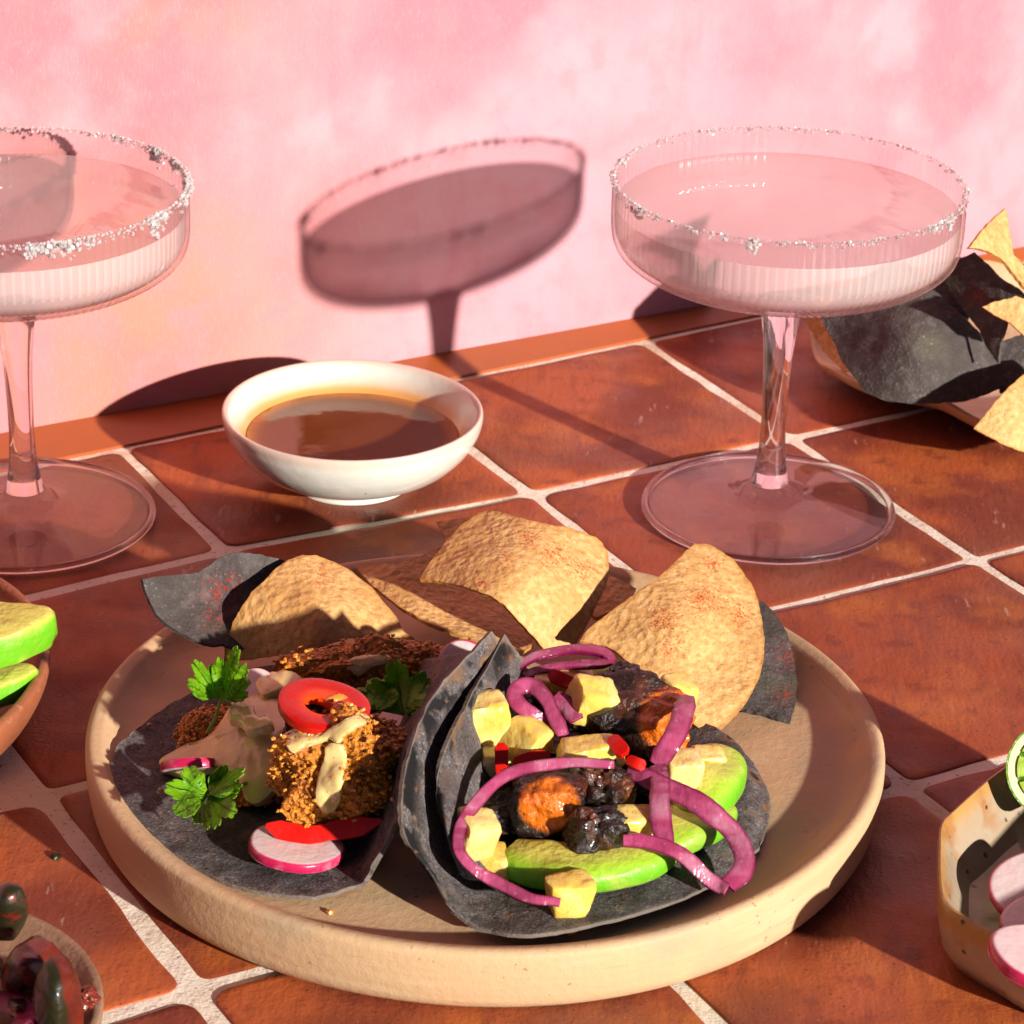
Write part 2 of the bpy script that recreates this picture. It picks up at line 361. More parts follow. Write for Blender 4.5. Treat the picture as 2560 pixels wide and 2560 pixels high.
def patch(name, cols, mat, th, nu=60, nv=60, parent=None, rough=.0006, rs=160, lift=0.0, shrink=1.0, edge_rough=.0004, char=.27, spots=.2):
    """curved sheet through a grid of (px, py, z) control points, with thickness"""
    C = [[at(*q) for q in c] for c in cols]
    if shrink != 1.0:
        cen = V((0, 0, 0)); n = 0
        for c in C:
            for q in c: cen += q; n += 1
        cen /= n
        C = [[cen + (q - cen) * shrink for q in c] for c in C]
    cc = [cr(c, nv) for c in C]
    G = [cr([cc[i][j] for i in range(len(cc))], nu) for j in range(nv)]      # G[j][i]
    G = np.array(G)
    du = np.gradient(G, axis=1); dv = np.gradient(G, axis=0)
    Nn = np.cross(du, dv); Nn /= np.linalg.norm(Nn, axis=2, keepdims=True) + 1e-12
    if Nn[nv // 2, nu // 4, 2] < 0: Nn = -Nn
    sd = random.random() * 50
    top, bot, ed = [], [], []
    for j in range(nv):
        for i in range(nu):
            p = V(G[j, i]); n = V(Nn[j, i])
            e = min(i, nu - 1 - i) / nu * 1.2, min(j, nv - 1 - j) / nv * 1.2
            e = min(e)
            h = nz(p, rs, sd) * rough + nz(p, rs * 3, sd) * rough * .5
            p = p + n * (h + lift)
            if e == 0:
                tgt = V((nz(p, 300, sd), nz(p, 300, sd + 9), nz(p, 300, sd + 20))) * edge_rough
                p = p + tgt
            top.append(p); bot.append(p - n * th); ed.append(e)
    verts = top + bot
    n0 = nu * nv
    faces = []
    for j in range(nv - 1):
        for i in range(nu - 1):
            a = j * nu + i
            faces.append((a, a + 1, a + nu + 1, a + nu)); faces.append((n0 + a, n0 + a + nu, n0 + a + nu + 1, n0 + a + 1))
    ring = [i for i in range(nu)] + [j * nu + nu - 1 for j in range(1, nv)] + [(nv - 1) * nu + i for i in range(nu - 2, -1, -1)] + [j * nu for j in range(nv - 2, 0, -1)]
    for k in range(len(ring)):
        a, b = ring[k], ring[(k + 1) % len(ring)]
        faces.append((a, b, n0 + b, n0 + a))
    ch = [max(0, 1 - (nu - 1 - i) / nu / char) for j in range(nv) for i in range(nu)]
    spt = [max(0, 1 - min(i, nv * .9 - j if j > nv * .5 else 99) / nu / spots) for j in range(nv) for i in range(nu)]
    return mk(name, verts, faces, mat, parent, attrs={'edge': ed + ed, 'char': ch + ch, 'spots': spt + spt})


def rbf(anchors):
    """smooth height over the picture through (px, py, z) anchors"""
    A = np.array(anchors, float)
    xy = A[:, :2] / 300; n = len(A)
    d = np.linalg.norm(xy[:, None] - xy[None], axis=2)
    K = d * d * np.log(d + 1e-9) + np.eye(n) * 2e-2
    P = np.c_[np.ones(n), xy]
    S = np.block([[K, P], [P.T, np.zeros((3, 3))]])
    c = np.linalg.solve(S, np.r_[A[:, 2], 0, 0, 0])

    def f(px, py):
        q = np.array([px, py]) / 300
        dd = np.linalg.norm(xy - q, axis=1)
        return float((dd * dd * np.log(dd + 1e-9)) @ c[:n] + c[n] + c[n + 1:] @ q)
    return f


def sheet(name, outline, pf, mat, th, parent=None, n=120, rings=14, smooth_outline=True, rough=.0005, rs=200, dome=0.0, spice=None, edge_n=2.5, center=None, attr=None, taper=False, down=True):
    """a plate of stuff whose outline is given in photo positions and whose surface is pf(px, py)"""
    if callable(pf): fn = pf
    else:
        hf = rbf(pf); fn = lambda x, y: at(x, y, hf(x, y))
    if smooth_outline: O = np.array(cr(outline, n, True))
    else:
        O = []
        Pn = [np.array(p, float) for p in outline]
        L = [np.linalg.norm(Pn[(i + 1) % len(Pn)] - Pn[i]) for i in range(len(Pn))]
        tot = sum(L)
        for i in range(len(Pn)):
            k = max(2, round(n * L[i] / tot))
            for s in range(k): O.append(Pn[i] + (Pn[(i + 1) % len(Pn)] - Pn[i]) * s / k)
        O = np.array(O); n = len(O)
    sd = random.random() * 40
    for k in range(n):
        O[k] += np.array([noise.noise(V((O[k][0] / 14, O[k][1] / 14, sd))), noise.noise(V((O[k][0] / 14, O[k][1] / 14, sd + 5)))]) * edge_n
    c = np.array(center, float) if center is not None else O.mean(0)
    rows, ed, pxs = [], [], []
    dmx = max(np.linalg.norm(O - c, axis=1).min(), 1)
    for r in range(rings):
        s = 1 - (r / rings) ** 1.0
        for k in range(n):
            q = c + (O[k] - c) * s
            rows.append(fn(*q)); ed.append(1 - s); pxs.append(q)
    rows.append(fn(*c)); ed.append(1); pxs.append(c)
    P = np.array([tuple(v) for v in rows])
    nor = []
    for k, q in enumerate(pxs):
        a, b = fn(q[0] + 3, q[1]), fn(q[0], q[1] + 3)
        nv_ = (a - rows[k]).cross(b - rows[k])
        nv_ = nv_.normalized() if nv_.length > 0 else (CAM - rows[k]).normalized()
        if nv_.dot(CAM - rows[k]) < 0: nv_ = -nv_
        nor.append(nv_)
    top, bot = [], []
    pq = pxs
    for k, p in enumerate(P):
        v = V(p); nn = V(nor[k])
        e = ed[k]
        h = (nz(v, rs, sd) + .5 * nz(v, rs * 2.7, sd)) * rough
        if dome:
            dd = min(1, np.linalg.norm(O - pq[k], axis=1).min() / dmx / .8); h += dome * math.sqrt(max(0, 1 - (1 - dd) ** 2))
        t = th
        if taper: t = th * min(1, .15 + e * 3)
        top.append(v + nn * h); bot.append(v - nn * t)
    m = len(top); faces = []
    for r in range(rings - 1):
        for k in range(n):
            a, b = r * n + k, r * n + (k + 1) % n
            faces.append((a, b, b + n, a + n)); faces.append((m + a, m + a + n, m + b + n, m + b))
    ce_ = m - 1
    for k in range(n):
        a, b = (rings - 1) * n + k, (rings - 1) * n + (k + 1) % n
        faces.append((a, b, ce_)); faces.append((m + b, m + a, m + ce_))
        faces.append((k, m + k, m + (k + 1) % n, (k + 1) % n))
    at2 = {'edge': ed + ed}
    if spice:
        sp = []
        for q in pxs:
            s = 0
            for (sx, sy, sr) in spice: s = max(s, 1 - math.hypot(q[0] - sx, (q[1] - sy) * 1.2) / sr)
            sp.append(max(0, s))
        at2['spice'] = sp + [0] * len(sp)
    if attr: 
        for k_, f_ in attr.items():
            a = [f_(*q) for q in pxs]; at2[k_] = a + a
    return mk(name, top + bot, faces, mat, parent, attrs=at2)


def ico(sub):
    bm = bmesh.new(); bmesh.ops.create_icosphere(bm, subdivisions=sub, radius=1)
    v = [tuple(x.co) for x in bm.verts]; f = [tuple(y.index for y in x.verts) for x in bm.faces]
    bm.free(); return v, f


ICO = {k: ico(k) for k in (1, 2, 4, 5)}


def cubegrid(n):
    bm = bmesh.new(); bmesh.ops.create_cube(bm, size=2)
    bmesh.ops.subdivide_edges(bm, edges=bm.edges, cuts=n, use_grid_fill=True)
    v = [tuple(x.co) for x in bm.verts]; f = [tuple(y.index for y in x.verts) for x in bm.faces]
    bm.free(); return v, f


CUBE = cubegrid(9)


def lump(name, c, rad, mat, rot=(0, 0, 0), amp=.15, ns=1.6, parent=None, sub=4, attr=None, sq=0.0):
    """uneven lump with radii rad about c"""
    E = Euler(rot).to_matrix(); sd = random.random() * 60
    out = []; at_ = []
    for v in ICO[sub][0]:
        q = V(v)
        if sq:
            mx = max(abs(q.x), abs(q.y), abs(q.z)); q = q.lerp(q / mx, sq)
        q = q * (1 + amp * (noise.noise(q * ns + V((sd, 0, 0))) + .5 * noise.noise(q * ns * 2.3 + V((0, sd, 0))) + .3 * noise.noise(q * ns * 5 + V((0, sd, 3)))))
        p = E @ V((q.x * rad[0], q.y * rad[1], q.z * rad[2])) + c
        out.append(p)
        if attr: at_.append(attr(p, c))
    o = mk(name, out, ICO[sub][1], mat, parent, attrs={'roast': at_} if attr else None)
    return o


def block(name, c, dim, mat, rot=(0, 0, 0), parent=None, rnd=.18, amp=.06):
    """hand-cut cube with soft corners"""
    E = Euler(rot).to_matrix(); sd = random.random() * 60
    tx, ty = random.uniform(-.28, .28), random.uniform(-.28, .28)
    out = []
    for v in CUBE[0]:
        q = V(v)
        ln = (abs(q.x) ** 12 + abs(q.y) ** 12 + abs(q.z) ** 12) ** (1 / 12)
        q = q / ln if ln > 1 else q
        q = q * (1 - .5 * rnd * max(0, q.length - 1.15))
        q = V((q.x * (1 + tx * q.z), q.y * (1 + ty * q.x), q.z))
        q = q + V((nz(q, 1.6, sd), nz(q, 1.6, sd + 7), nz(q, 1.6, sd + 13))) * amp * 1.4 + V((nz(q, 5, sd), nz(q, 5, sd + 7), nz(q, 5, sd + 13))) * amp * .6
        out.append(E @ V((q.x * dim[0] / 2, q.y * dim[1] / 2, q.z * dim[2] / 2)) + c)
    return mk(name, out, CUBE[1], mat, parent)


def ribbon(name, path, width, th, mat, parent=None, n=60, face=.0, hint=None, taper=.0, skin='edge', cup=.03):
    """bent strip along photo path (px, py, z); its broad side turns from the lens (face 0) to the sky (face 1)"""
    P = [V(p) for p in cr([at(*q) for q in path], n)]
    P = [p + V((nz(p, 70, n), nz(p, 70, n + 4), nz(p, 70, n + 9))) * .0012 for p in P]
    out, sk = [], []
    prof = [(-.5, -.35), (-.46, -.5), (-.2, -.5), (0, -.5), (.2, -.5), (.46, -.5), (.5, -.35), (.5, .35), (.46, .5), (.2, .5), (0, .5), (-.2, .5), (-.46, .5), (-.5, .35)]
    k = len(prof)
    prev = None
    for i, p in enumerate(P):
        t = (P[min(i + 1, n - 1)] - P[max(i - 1, 0)]).normalized()
        f = face if not isinstance(face, (list, tuple)) else float(np.interp(i / (n - 1), np.linspace(0, 1, len(face)), face))
        want = ((CAM - p).normalized() * (1 - f) + V((0, 0, 1)) * f) if hint is None else V(hint)
        nn = (want - t * want.dot(t)).normalized()
        if prev is not None and nn.dot(prev) < 0 and hint is not None: nn = -nn
        prev = nn
        wv = t.cross(nn)
        e = min(i, n - 1 - i) / n
        ww = width * (1 - taper * max(0, 1 - e * 7)) * (1 + .16 * noise.noise(p * 110) + .06 * noise.noise(p * 400))
        for a, b in prof:
            out.append(p + wv * (a * ww) + nn * (b * th - (a * a * 4 - .5) * cup * ww))
            if skin == 'edge': s = max(0, abs(a) * 2 - .45) * 1.5 if b > -.3 else 1
            elif skin == 'back': s = 1.0 if b < .3 else .25 + max(0, abs(a) * 2 - .8) * 2
            else: s = 0
            sk.append(s)
    faces = []
    for i in range(n - 1):
        for j in range(k):
            a, b = i * k + j, i * k + (j + 1) % k
            faces.append((a, b, b + k, a + k))
    faces.append(tuple(range(k - 1, -1, -1))); faces.append(tuple(range((n - 1) * k, n * k)))
    return mk(name, out, faces, mat, parent, attrs={'skin': sk})


def sweep(name, path, sec, scale, mat, parent=None, n=50, up=V((0, 0, 1)), skinsec=None, amp=.0006):
    """solid with section sec (side, up) swept along world path, scale(t) -> (side, up) factors"""
    P = [V(p) for p in cr(path, n)]
    S = cr(sec, 40, True); SK = [float(x[0]) for x in cr([[s] for s in skinsec], 40, True)] if skinsec else [0] * 40
    out, sk = [], []; k = 40; sd = random.random() * 30
    for i, p in enumerate(P):
        t = (P[min(i + 1, n - 1)] - P[max(i - 1, 0)]).normalized()
        side = t.cross(up).normalized(); u = side.cross(t)
        a, b = scale(i / (n - 1))
        for j, s in enumerate(S):
            q = p + side * (s[0] * a) + u * (s[1] * b)
            q = q + (side * nz(q, 120, sd) + u * nz(q, 120, sd + 5)) * amp
            out.append(q); sk.append(min(1, max(0, SK[j])))
    faces = []
    for i in range(n - 1):
        for j in range(k):
            a, b = i * k + j, i * k + (j + 1) % k
            faces.append((a, b, b + k, a + k))
    faces.append(tuple(range(k - 1, -1, -1))); faces.append(tuple(range((n - 1) * k, n * k)))
    return mk(name, out, faces, mat, parent, attrs={'skin': sk})


def lathe(name, prof, c, mat, parent=None, seg=96, rfun=None, attrs=None, closed=False, tilt=None, zf=None, arc=None, smooth=True, pin=True):
    """turned body from (r, z[, attr]) profile about c"""
    out = []; av = []
    for ring, q in enumerate(prof):
        for k in range(seg):
            a = 2 * math.pi * k / seg
            r = q[0]; z = q[1]
            if rfun: r = rfun(a, r, z)
            if zf: z = zf(a, r, z)
            p = V((r * math.cos(a), r * math.sin(a), z))
            if tilt: p = tilt @ p
            out.append(p + V(c)); av.append(q[2] if len(q) > 2 else 0)
    faces = []
    m = len(prof)
    for i in range(m - 1 + (1 if closed else 0)):
        for k in range(seg):
            a, b = i * seg + k, i * seg + (k + 1) % seg
            i2 = (i + 1) % m
            faces.append((a, b, i2 * seg + (k + 1) % seg, i2 * seg + k))
    if not closed:
        faces.append(tuple(range(seg - 1, -1, -1))); faces.append(tuple((m - 1) * seg + k for k in range(seg)))
    return mk(name, out, faces, mat, parent, attrs={attrs: av} if attrs else None, smooth=smooth)


BOXV = ([(x, y, z) for x in (-.8, .8) for y in (-.8, .8) for z in (-.8, .8)], [(0, 1, 3, 2), (4, 6, 7, 5), (0, 4, 5, 1), (2, 3, 7, 6), (0, 2, 6, 4), (1, 5, 7, 3)])


def pebbles(name, spots, mat, parent=None, sub=1, shape=None):
    """many small grains at (point, size), joined: nobody could count them"""
    vs, fs = [], []
    for p, s in spots:
        E = Euler((random.uniform(0, 6), random.uniform(0, 6), random.uniform(0, 6))).to_matrix()
        sx = V((s * random.uniform(.7, 1.3), s * random.uniform(.7, 1.3), s * random.uniform(.7, 1.3)))
        o = len(vs)
        for v in (shape or ICO[sub])[0]:
            q = V(v) * random.uniform(.8, 1.2)
            vs.append(E @ V((q.x * sx.x, q.y * sx.y, q.z * sx.z)) + p)
        fs += [tuple(i + o for i in f) for f in (shape or ICO[sub])[1]]
    o = mk(name, vs, fs, mat, parent, smooth=(sub > 1))
    o['kind'] = 'stuff'
    return o


# ------------------------------------------------------------------ the setting: tabletop, tiles, wall
LO = V((-.2701336, 1.00724719, 0)); LI = V((.10652272, .05999971, 0)); LJ = V((.06177569, -.1072395, 0))
tb0 = V((-.0028, 1.1625, 0)); tbd = V((.8767, .4810, 0))          # foot of the wall
wn = V((-.4810, .8767, 0))
def quadbox(name, q, z0, z1, mat, parent=None):
    vs = [V((p.x, p.y, z1)) for p in q] + [V((p.x, p.y, z0)) for p in q]
    return mk(name, vs, [(0, 1, 2, 3), (7, 6, 5, 4), (0, 4, 5, 1), (1, 5, 6, 2), (2, 6, 7, 3), (3, 7, 4, 0)], mat, parent, smooth=False)
ground = quadbox('tabletop', [tb0 - tbd * .75 - wn * .75, tb0 + tbd * .75 - wn * .75, tb0 + tbd * .75 + wn * .02, tb0 - tbd * .75 + wn * .02], -.04, -.0007, 'grout')
ground['kind'] = 'structure'
wall = quadbox('painted_wall', [tb0 - tbd * 1.2 , tb0 + tbd * 1.2 , tb0 + tbd * 1.2 + wn * .03, tb0 - tbd * 1.2 + wn * .03], -.0012, .75, 'wall')
wa = wall.data.attributes.new('side', 'FLOAT', 'POINT'); wa.data.foreach_set('value', [1, 0, 0, 1] * 2)
tag(wall, 'pink wall with mottled peach and rose paint behind the tiled tabletop', 'wall')
NODE = {(0, 2): (109, 1986), (0, 3): (490, 2477), (1, 1): (563, 1375), (2, 1): (1330, 1234), (3, 1): (1975, 1094), (3, 2): (2440, 1399), (2, 3): (2271, 1963)}
tf0, tf1 = at(288, 1123, 0), at(1598, 853, 0)                       # front line of the trim strip
tfd = (tf1 - tf0).normalized()
def node(i, j):
    if (i, j) in NODE: return at(*NODE[i, j], 0)
    p = LO + LI * i + LJ * j
    if j == 0:
        a = LJ.normalized()                                       # meet the trim line
        n2 = V((-tfd.y, tfd.x, 0)); p = p + a * ((tf0 - p).dot(n2) / a.dot(n2))
    return p + V((noise.noise(V((i * 3.1, j * 2.3, 0))), noise.noise(V((i * 3.1, j * 2.3, 9))), 0)) * .0015
def tile(q, gap, sd):
    c = sum(q, V()) / 4
    pts = []
    for k in range(4):
        a, b, d = q[k], q[(k + 1) % 4], q[k - 1]
        e1, e0 = (b - a).normalized(), (d - a).normalized()
        rc = random.uniform(.003, .007)
        ins = a + (e1 + e0) * gap
        for s in range(5):
            f = s / 4
            p0, p1 = ins + e0 * rc, ins + e1 * rc
            pts.append(p0 * (1 - f) ** 2 + ins * 2 * f * (1 - f) + p1 * f * f)
        nb = q[(k + 1) % 4]; e2 = (q[(k + 2) % 4] - nb).normalized()
        endp = nb + (e2 - e1) * gap - e1 * .007
        st = pts[-1]
        for s in range(1, 10): pts.append(st.lerp(endp, s / 10))
    n = len(pts)
    for k in range(n):
        p = pts[k]; dr = (p - c).normalized()
        pts[k] = p + dr * (noise.noise(p * 60 + V((sd, 0, 0))) * .0011 + noise.noise(p * 260 + V((0, sd, 0))) * .0004)
    vs, fs = [], []
    tz = random.uniform(-.0004, .0004)
    tl = V((random.uniform(-1, 1), random.uniform(-1, 1), 0)) * .006
    for ins, z in ((0, -.006), (0, -.0010), (.0003, -.0004), (.0010, -.0001), (.004, 0)):
        for p in pts:
            dr = (c - p).normalized(); pp = p + dr * ins
            vs.append(V((pp.x, pp.y, z + tz + (pp - c).dot(tl) * (1 if z > -.0008 else 0))))
    for r in range(4):
        for k in range(n): fs.append((r * n + k, r * n + (k + 1) % n, (r + 1) * n + (k + 1) % n, (r + 1) * n + k))
    fs.append(tuple(4 * n + k for k in range(n)))
    return mk('tile', vs, fs, 'tile', ground)
for j in range(0, 5):
    for i in range(-3, 6):
        q = [node(i, j), node(i, j + 1), node(i + 1, j + 1), node(i + 1, j)]
        c = sum(q, V()) / 4
        if c.y < .5 or abs(c.x) > .62 : continue
        tile(q, (.0030 if i < 1 else .0024) if j > 1 else .0021, i * 7 + j * 3.3)
# glazed cove strip between the tiles and the wall
vs, fs = [], []
nsec = 30
for k in range(nsec + 1):
    s = -.55 + 1.1 * k / nsec
    a = tb0 + tbd * s
    n2 = V((-tfd.y, tfd.x, 0)); b = a - wn * ((a - tf0).dot(n2) / wn.dot(n2))
    b = b + wn * .0012
    for f, z in ((0, -.0018), (0, .0006), (.25, .0016), (.6, .0030), (1, .0048), (1, -.0018)):
        p = b.lerp(a - wn * .0002, f); vs.append(V((p.x, p.y, z + noise.noise(p * 30) * .0003)))
for k in range(nsec):
    for m in range(6):
        a, b = k * 6 + m, k * 6 + (m + 1) % 6
        fs.append((a, b, b + 6, a + 6))
mk('trim_strip', vs, fs, 'trim', ground)

# ------------------------------------------------------------------ coupe glasses with cocktails
RIBS = 120
BOWL_OUT = [(.0641, .1317), (.0641, .126), (.0641, .118), (.0638, .1125), (.0630, .1085), (.0612, .1055), (.0575, .1025), (.0520, .0997), (.0440, .0972), (.0340, .0946), (.0230, .0918), (.0140, .0893), (.0090, .0872)]
def dense(prof, n):
    return [tuple(q) for q in cr(prof, n)]
def coupe(c, label, salt, kz=1.0):
    g = thing('coupe_glass', c, label, 'glass', 'coupe glasses of pale cocktail')
    ro = dense([(r, z * kz) for r, z in BOWL_OUT], 34)
    ri = [(max(.0005, r - .0013), z + (.0013 if z < .11 * kz else .0)) for r, z in ro][::-1]
    ri = [(.0004, ri[0][1])] + ri
    def rib(a, r, z):
        f = min(1, max(0, (r - .012) / .02))
        fade = min(1, max(0, (.1312 * kz - z) / .003))
        return r - .00022 * f * fade * (1 - math.cos(a * RIBS))
    lathe('bowl', ri + [(.0634, .1320 * kz)] + ro + [(.0004, ro[-1][1])], c, 'glassbowl', g, seg=RIBS * 5, rfun=rib)
    st = dense([(.0085, .0866), (.0078, .083), (.0068, .077), (.0057, .067), (.0050, .055), (.0047, .042), (.0048, .031), (.0053, .023), (.0064, .0165), (.0072, .0135)], 30)
    lathe('stem', [(r, z * kz) for r, z in [(.0003, .0868)] + st + [(.0074, .0125), (.0003, .0122)]], c, 'glassstem', g, seg=48)
    ft = [(.0003, .0120), (.0072, .0120), (.0082, .0112), (.0098, .0104), (.0112, .0092), (.0116, .0080), (.0135, .0067), (.020, .0056), (.030, .0046), (.041, .0036), (.0454, .0031), (.0456, .0020), (.045, .0010), (.030, .0014), (.0003, .0020)]
    lathe('foot', ft, c, 'glassfoot', g, seg=96)
    fr_ = [(.0470 + .0013 * math.cos(a), .0019 + .0014 * math.sin(a)) for a in np.linspace(0, 2 * math.pi, 15)[:-1]]
    lathe('foot_rim', fr_, c, 'glassstem', g, seg=120, closed=True)
    # salt on the rim
    sp = []
    for k in range(4200):
        a = random.uniform(0, 2 * math.pi)
        d = salt(a)
        if random.random() > d: continue
        h = abs(random.gauss(0, .0021)) * (.3 + d)
        r = .0641 + random.choice((.0004, .0006, -.0016)) if h > .0006 else .0634
        s = random.uniform(.00025, .00075) * (.7 + .5 * d)
        sp.append((V((r * math.cos(a), r * math.sin(a), .1322 * kz - h)) + V(c), s))
    pebbles('salt_rim', sp, 'salt', g, shape=BOXV)
    return g
def drink(c, label, kz=1.0):
    lev = .1222 * kz
    ro = [(r - .0016, z * kz + (.0015 if z < .11 else 0)) for r, z in BOWL_OUT if z * kz < lev - .001]
    ro = [(.0625, lev - .0001)] + ro
    pr = [(.0003, lev), (.030, lev), (.055, lev), (.0618, lev)] + dense(ro, 26) + [(.0003, ro[-1][1])]
    def rib(a, r, z):
        f = min(1, max(0, (r - .012) / .03)) if z < .105 * kz else .6
        return r
    def zf(a, r, z):
        return z + (.00028 * math.cos(a * RIBS) * min(1, max(0, (r - .018) / .02)) if z < .104 * kz else 0)
    o = lathe('cocktail', pr, c, 'drink', None, seg=RIBS * 4, zf=zf)
    o.data.materials.append(MT['drinktop'])
    for f in o.data.polygons:
        if f.center.z + WORLD[o.name][2] > lev - .00005 : f.material_index = 1
    return tag(o, label, 'drink', 'cocktails in the coupe glasses')
def clump(seed, base, th):
    def f(a):
        n = noise.noise(V((math.cos(a) * 3.2, math.sin(a) * 3.2, seed))) + .6 * noise.noise(V((math.cos(a) * 9, math.sin(a) * 9, seed + 4)))
        return max(base, min(1, (n - th) * 2.2))
    return f
GR, GL = V((.0975, 1.0094, 0)), V((-.1817, .9866, 0))
coupe(GR, 'coupe glass in full view on the right with lightly salted rim', clump(2.0, .15, .20))
drink(GR, 'pale cloudy cocktail in the coupe glass in front of the chip platter')
coupe(GL, 'coupe glass cut by the left edge with thick salt clumps on its rim', clump(8.3, .22, -.05))
drink(GL, 'pale cloudy cocktail in the coupe glass behind the avocado dish')

# ------------------------------------------------------------------ sauce bowl
BC = V((-.0621, 1.026, 0))
bpr = [(.0003, .0040, 0, 0), (.012, .0042, 0, 0), (.022, .0062, 0, 0), (.032, .0120, 0, .4), (.0385, .0180, 0, .9), (.0405, .0202, 0, 1), (.043, .0235, 0, .45), (.0458, .0285, .3, .05), (.0474, .0306, .8, 0), (.0488, .0310, 1, 0), (.0494, .0300, 1, 0), (.0494, .0280, .6, 0),
       (.0482, .0235, .1, 0), (.0445, .0170, 0, 0), (.038, .0105, 0, 0), (.030, .0062, 0, 0), (.0235, .0046, 0, 0), (.0212, .0040, 0, 0), (.0210, .0010, 0, 0), (.0204, .0002, 0, 0), (.0003, .0004, 0, 0)]
dpr = dense(bpr, 90)
sb = lathe('sauce_bowl', [q[:3] for q in dpr], BC, 'glaze', None, seg=128, attrs='rim', rfun=lambda a, r, z: r * (1 + .012 * math.cos(2 * a + .6) + .006 * math.cos(3 * a)))
st_ = sb.data.attributes.new('stain', 'FLOAT', 'POINT')
st_.data.foreach_set('value', [q[3] for q in dpr for k in range(128)])
tag(sb, 'small off white glazed bowl with brown specks holding sauce', 'bowl')
spv = [(.0003, .0196, 0), (.020, .0196, .5), (.034, .0197, .82), (.0385, .0199, .93), (.0401, .0203, 1), (.039, .0184, 1), (.0003, .015, 0)]
so = lathe('sauce', spv, BC, 'sauce', None, seg=128, attrs='edge', rfun=lambda a, r, z: r * (1 + .012 * math.cos(2 * a + .6) + .006 * math.cos(3 * a)))
tag(so, 'dark brown thin sauce filling the small off white bowl', 'sauce')

# ------------------------------------------------------------------ plate
PC = V((-.0067, .7995, 0))
ppr = dense([(.0003, .0152), (.05, .0152), (.092, .0152), (.106, .0154), (.1125, .0165), (.1165, .0190), (.1187, .0214), (.1200, .0222), (.1222, .0227), (.1238, .0219), (.1244, .0200), (.1243, .0140), (.1237, .0085), (.1226, .0040), (.1203, .0012), (.1165, .0003), (.112, .0002), (.105, .0002), (.09, .0002), (.0003, .0002)], 90)
pl = lathe('dinner_plate', ppr, PC, 'plate', None, seg=200, rfun=lambda a, r, z: r * (1 + .003 * math.cos(2 * a + 1) + .0015 * math.cos(5 * a)), zf=lambda a, r, z: z + (.0006 * math.cos(2 * a) + .0004 * math.cos(3 * a + 1)) * min(1, z / .02))
tag(pl, 'large tan clay plate with raised rim holding two tacos', 'plate')

# ------------------------------------------------------------------ chips on the plate
LIFT = .0035
def chip(name, outline, hs, mat, label, spice=None, corner=True, group='chips fanned along the back of the plate', center=None, **k):
    o = sheet(name, outline, hs, mat, .0013, spice=spice, n=150, rings=22, rough=.0004, rs=120, smooth_outline=not corner, center=center, **k)
    return tag(o, label, 'chip', group)
chip('blue_corn_chip', [(356, 1448), (410, 1439), (460, 1436), (494, 1432), (520, 1416), (540, 1399), (570, 1386), (601, 1380), (640, 1385), (690, 1394), (730, 1410), (720, 1480), (690, 1560), (640, 1620), (590, 1622), (559, 1611), (526, 1613), (490, 1602), (447, 1581), (415, 1560), (391, 1534), (368, 1492)],
     [(356, 1448, .044), (494, 1432, .040), (600, 1382, .046), (730, 1410, .040), (526, 1613, .024), (640, 1615, .022), (447, 1581, .028), (540, 1510, .031)], 'dark',
     'dark blue corn chip with red spice at the left end of the plate chips', [(560, 1480, 130), (540, 1540, 80)])
chip('corn_chip', [(559, 1655), (560, 1625), (568, 1595), (582, 1556), (601, 1520), (630, 1480), (666, 1446), (690, 1420), (713, 1404), (735, 1393), (759, 1387), (790, 1388), (820, 1399), (870, 1420), (930, 1470), (992, 1540), (1006, 1575), (1039, 1597), (1000, 1594), (946, 1592), (876, 1595), (806, 1618), (713, 1637), (619, 1651)],
     [(559, 1655, .016), (619, 1651, .018), (713, 1637, .023), (806, 1618, .027), (946, 1592, .027), (1039, 1597, .022), (601, 1520, .034), (713, 1404, .043), (760, 1390, .044), (820, 1399, .041), (930, 1470, .034), (760, 1500, .0385), (850, 1520, .0365), (800, 1590, .031)], 'corn',
     'golden corn chip domed over shadow, right of the leftmost dark chip', [(800, 1440, 70)])
chip('corn_chip', [(890, 1418), (940, 1410), (992, 1408), (1050, 1390), (1104, 1366), (1200, 1400), (1280, 1480), (1330, 1560), (1330, 1615), (1293, 1641), (1250, 1626), (1211, 1609), (1155, 1590), (1110, 1573), (1062, 1553), (1020, 1530), (992, 1511), (950, 1480), (922, 1455)],
     [(890, 1418, .030), (992, 1408, .034), (1104, 1366, .032), (1280, 1480, .022), (1330, 1600, .020), (1250, 1626, .024), (1155, 1590, .026), (1062, 1553, .028), (950, 1480, .029), (1130, 1480, .027)], 'corn',
     'long curled corn chip lying under the topmost spiced chip')
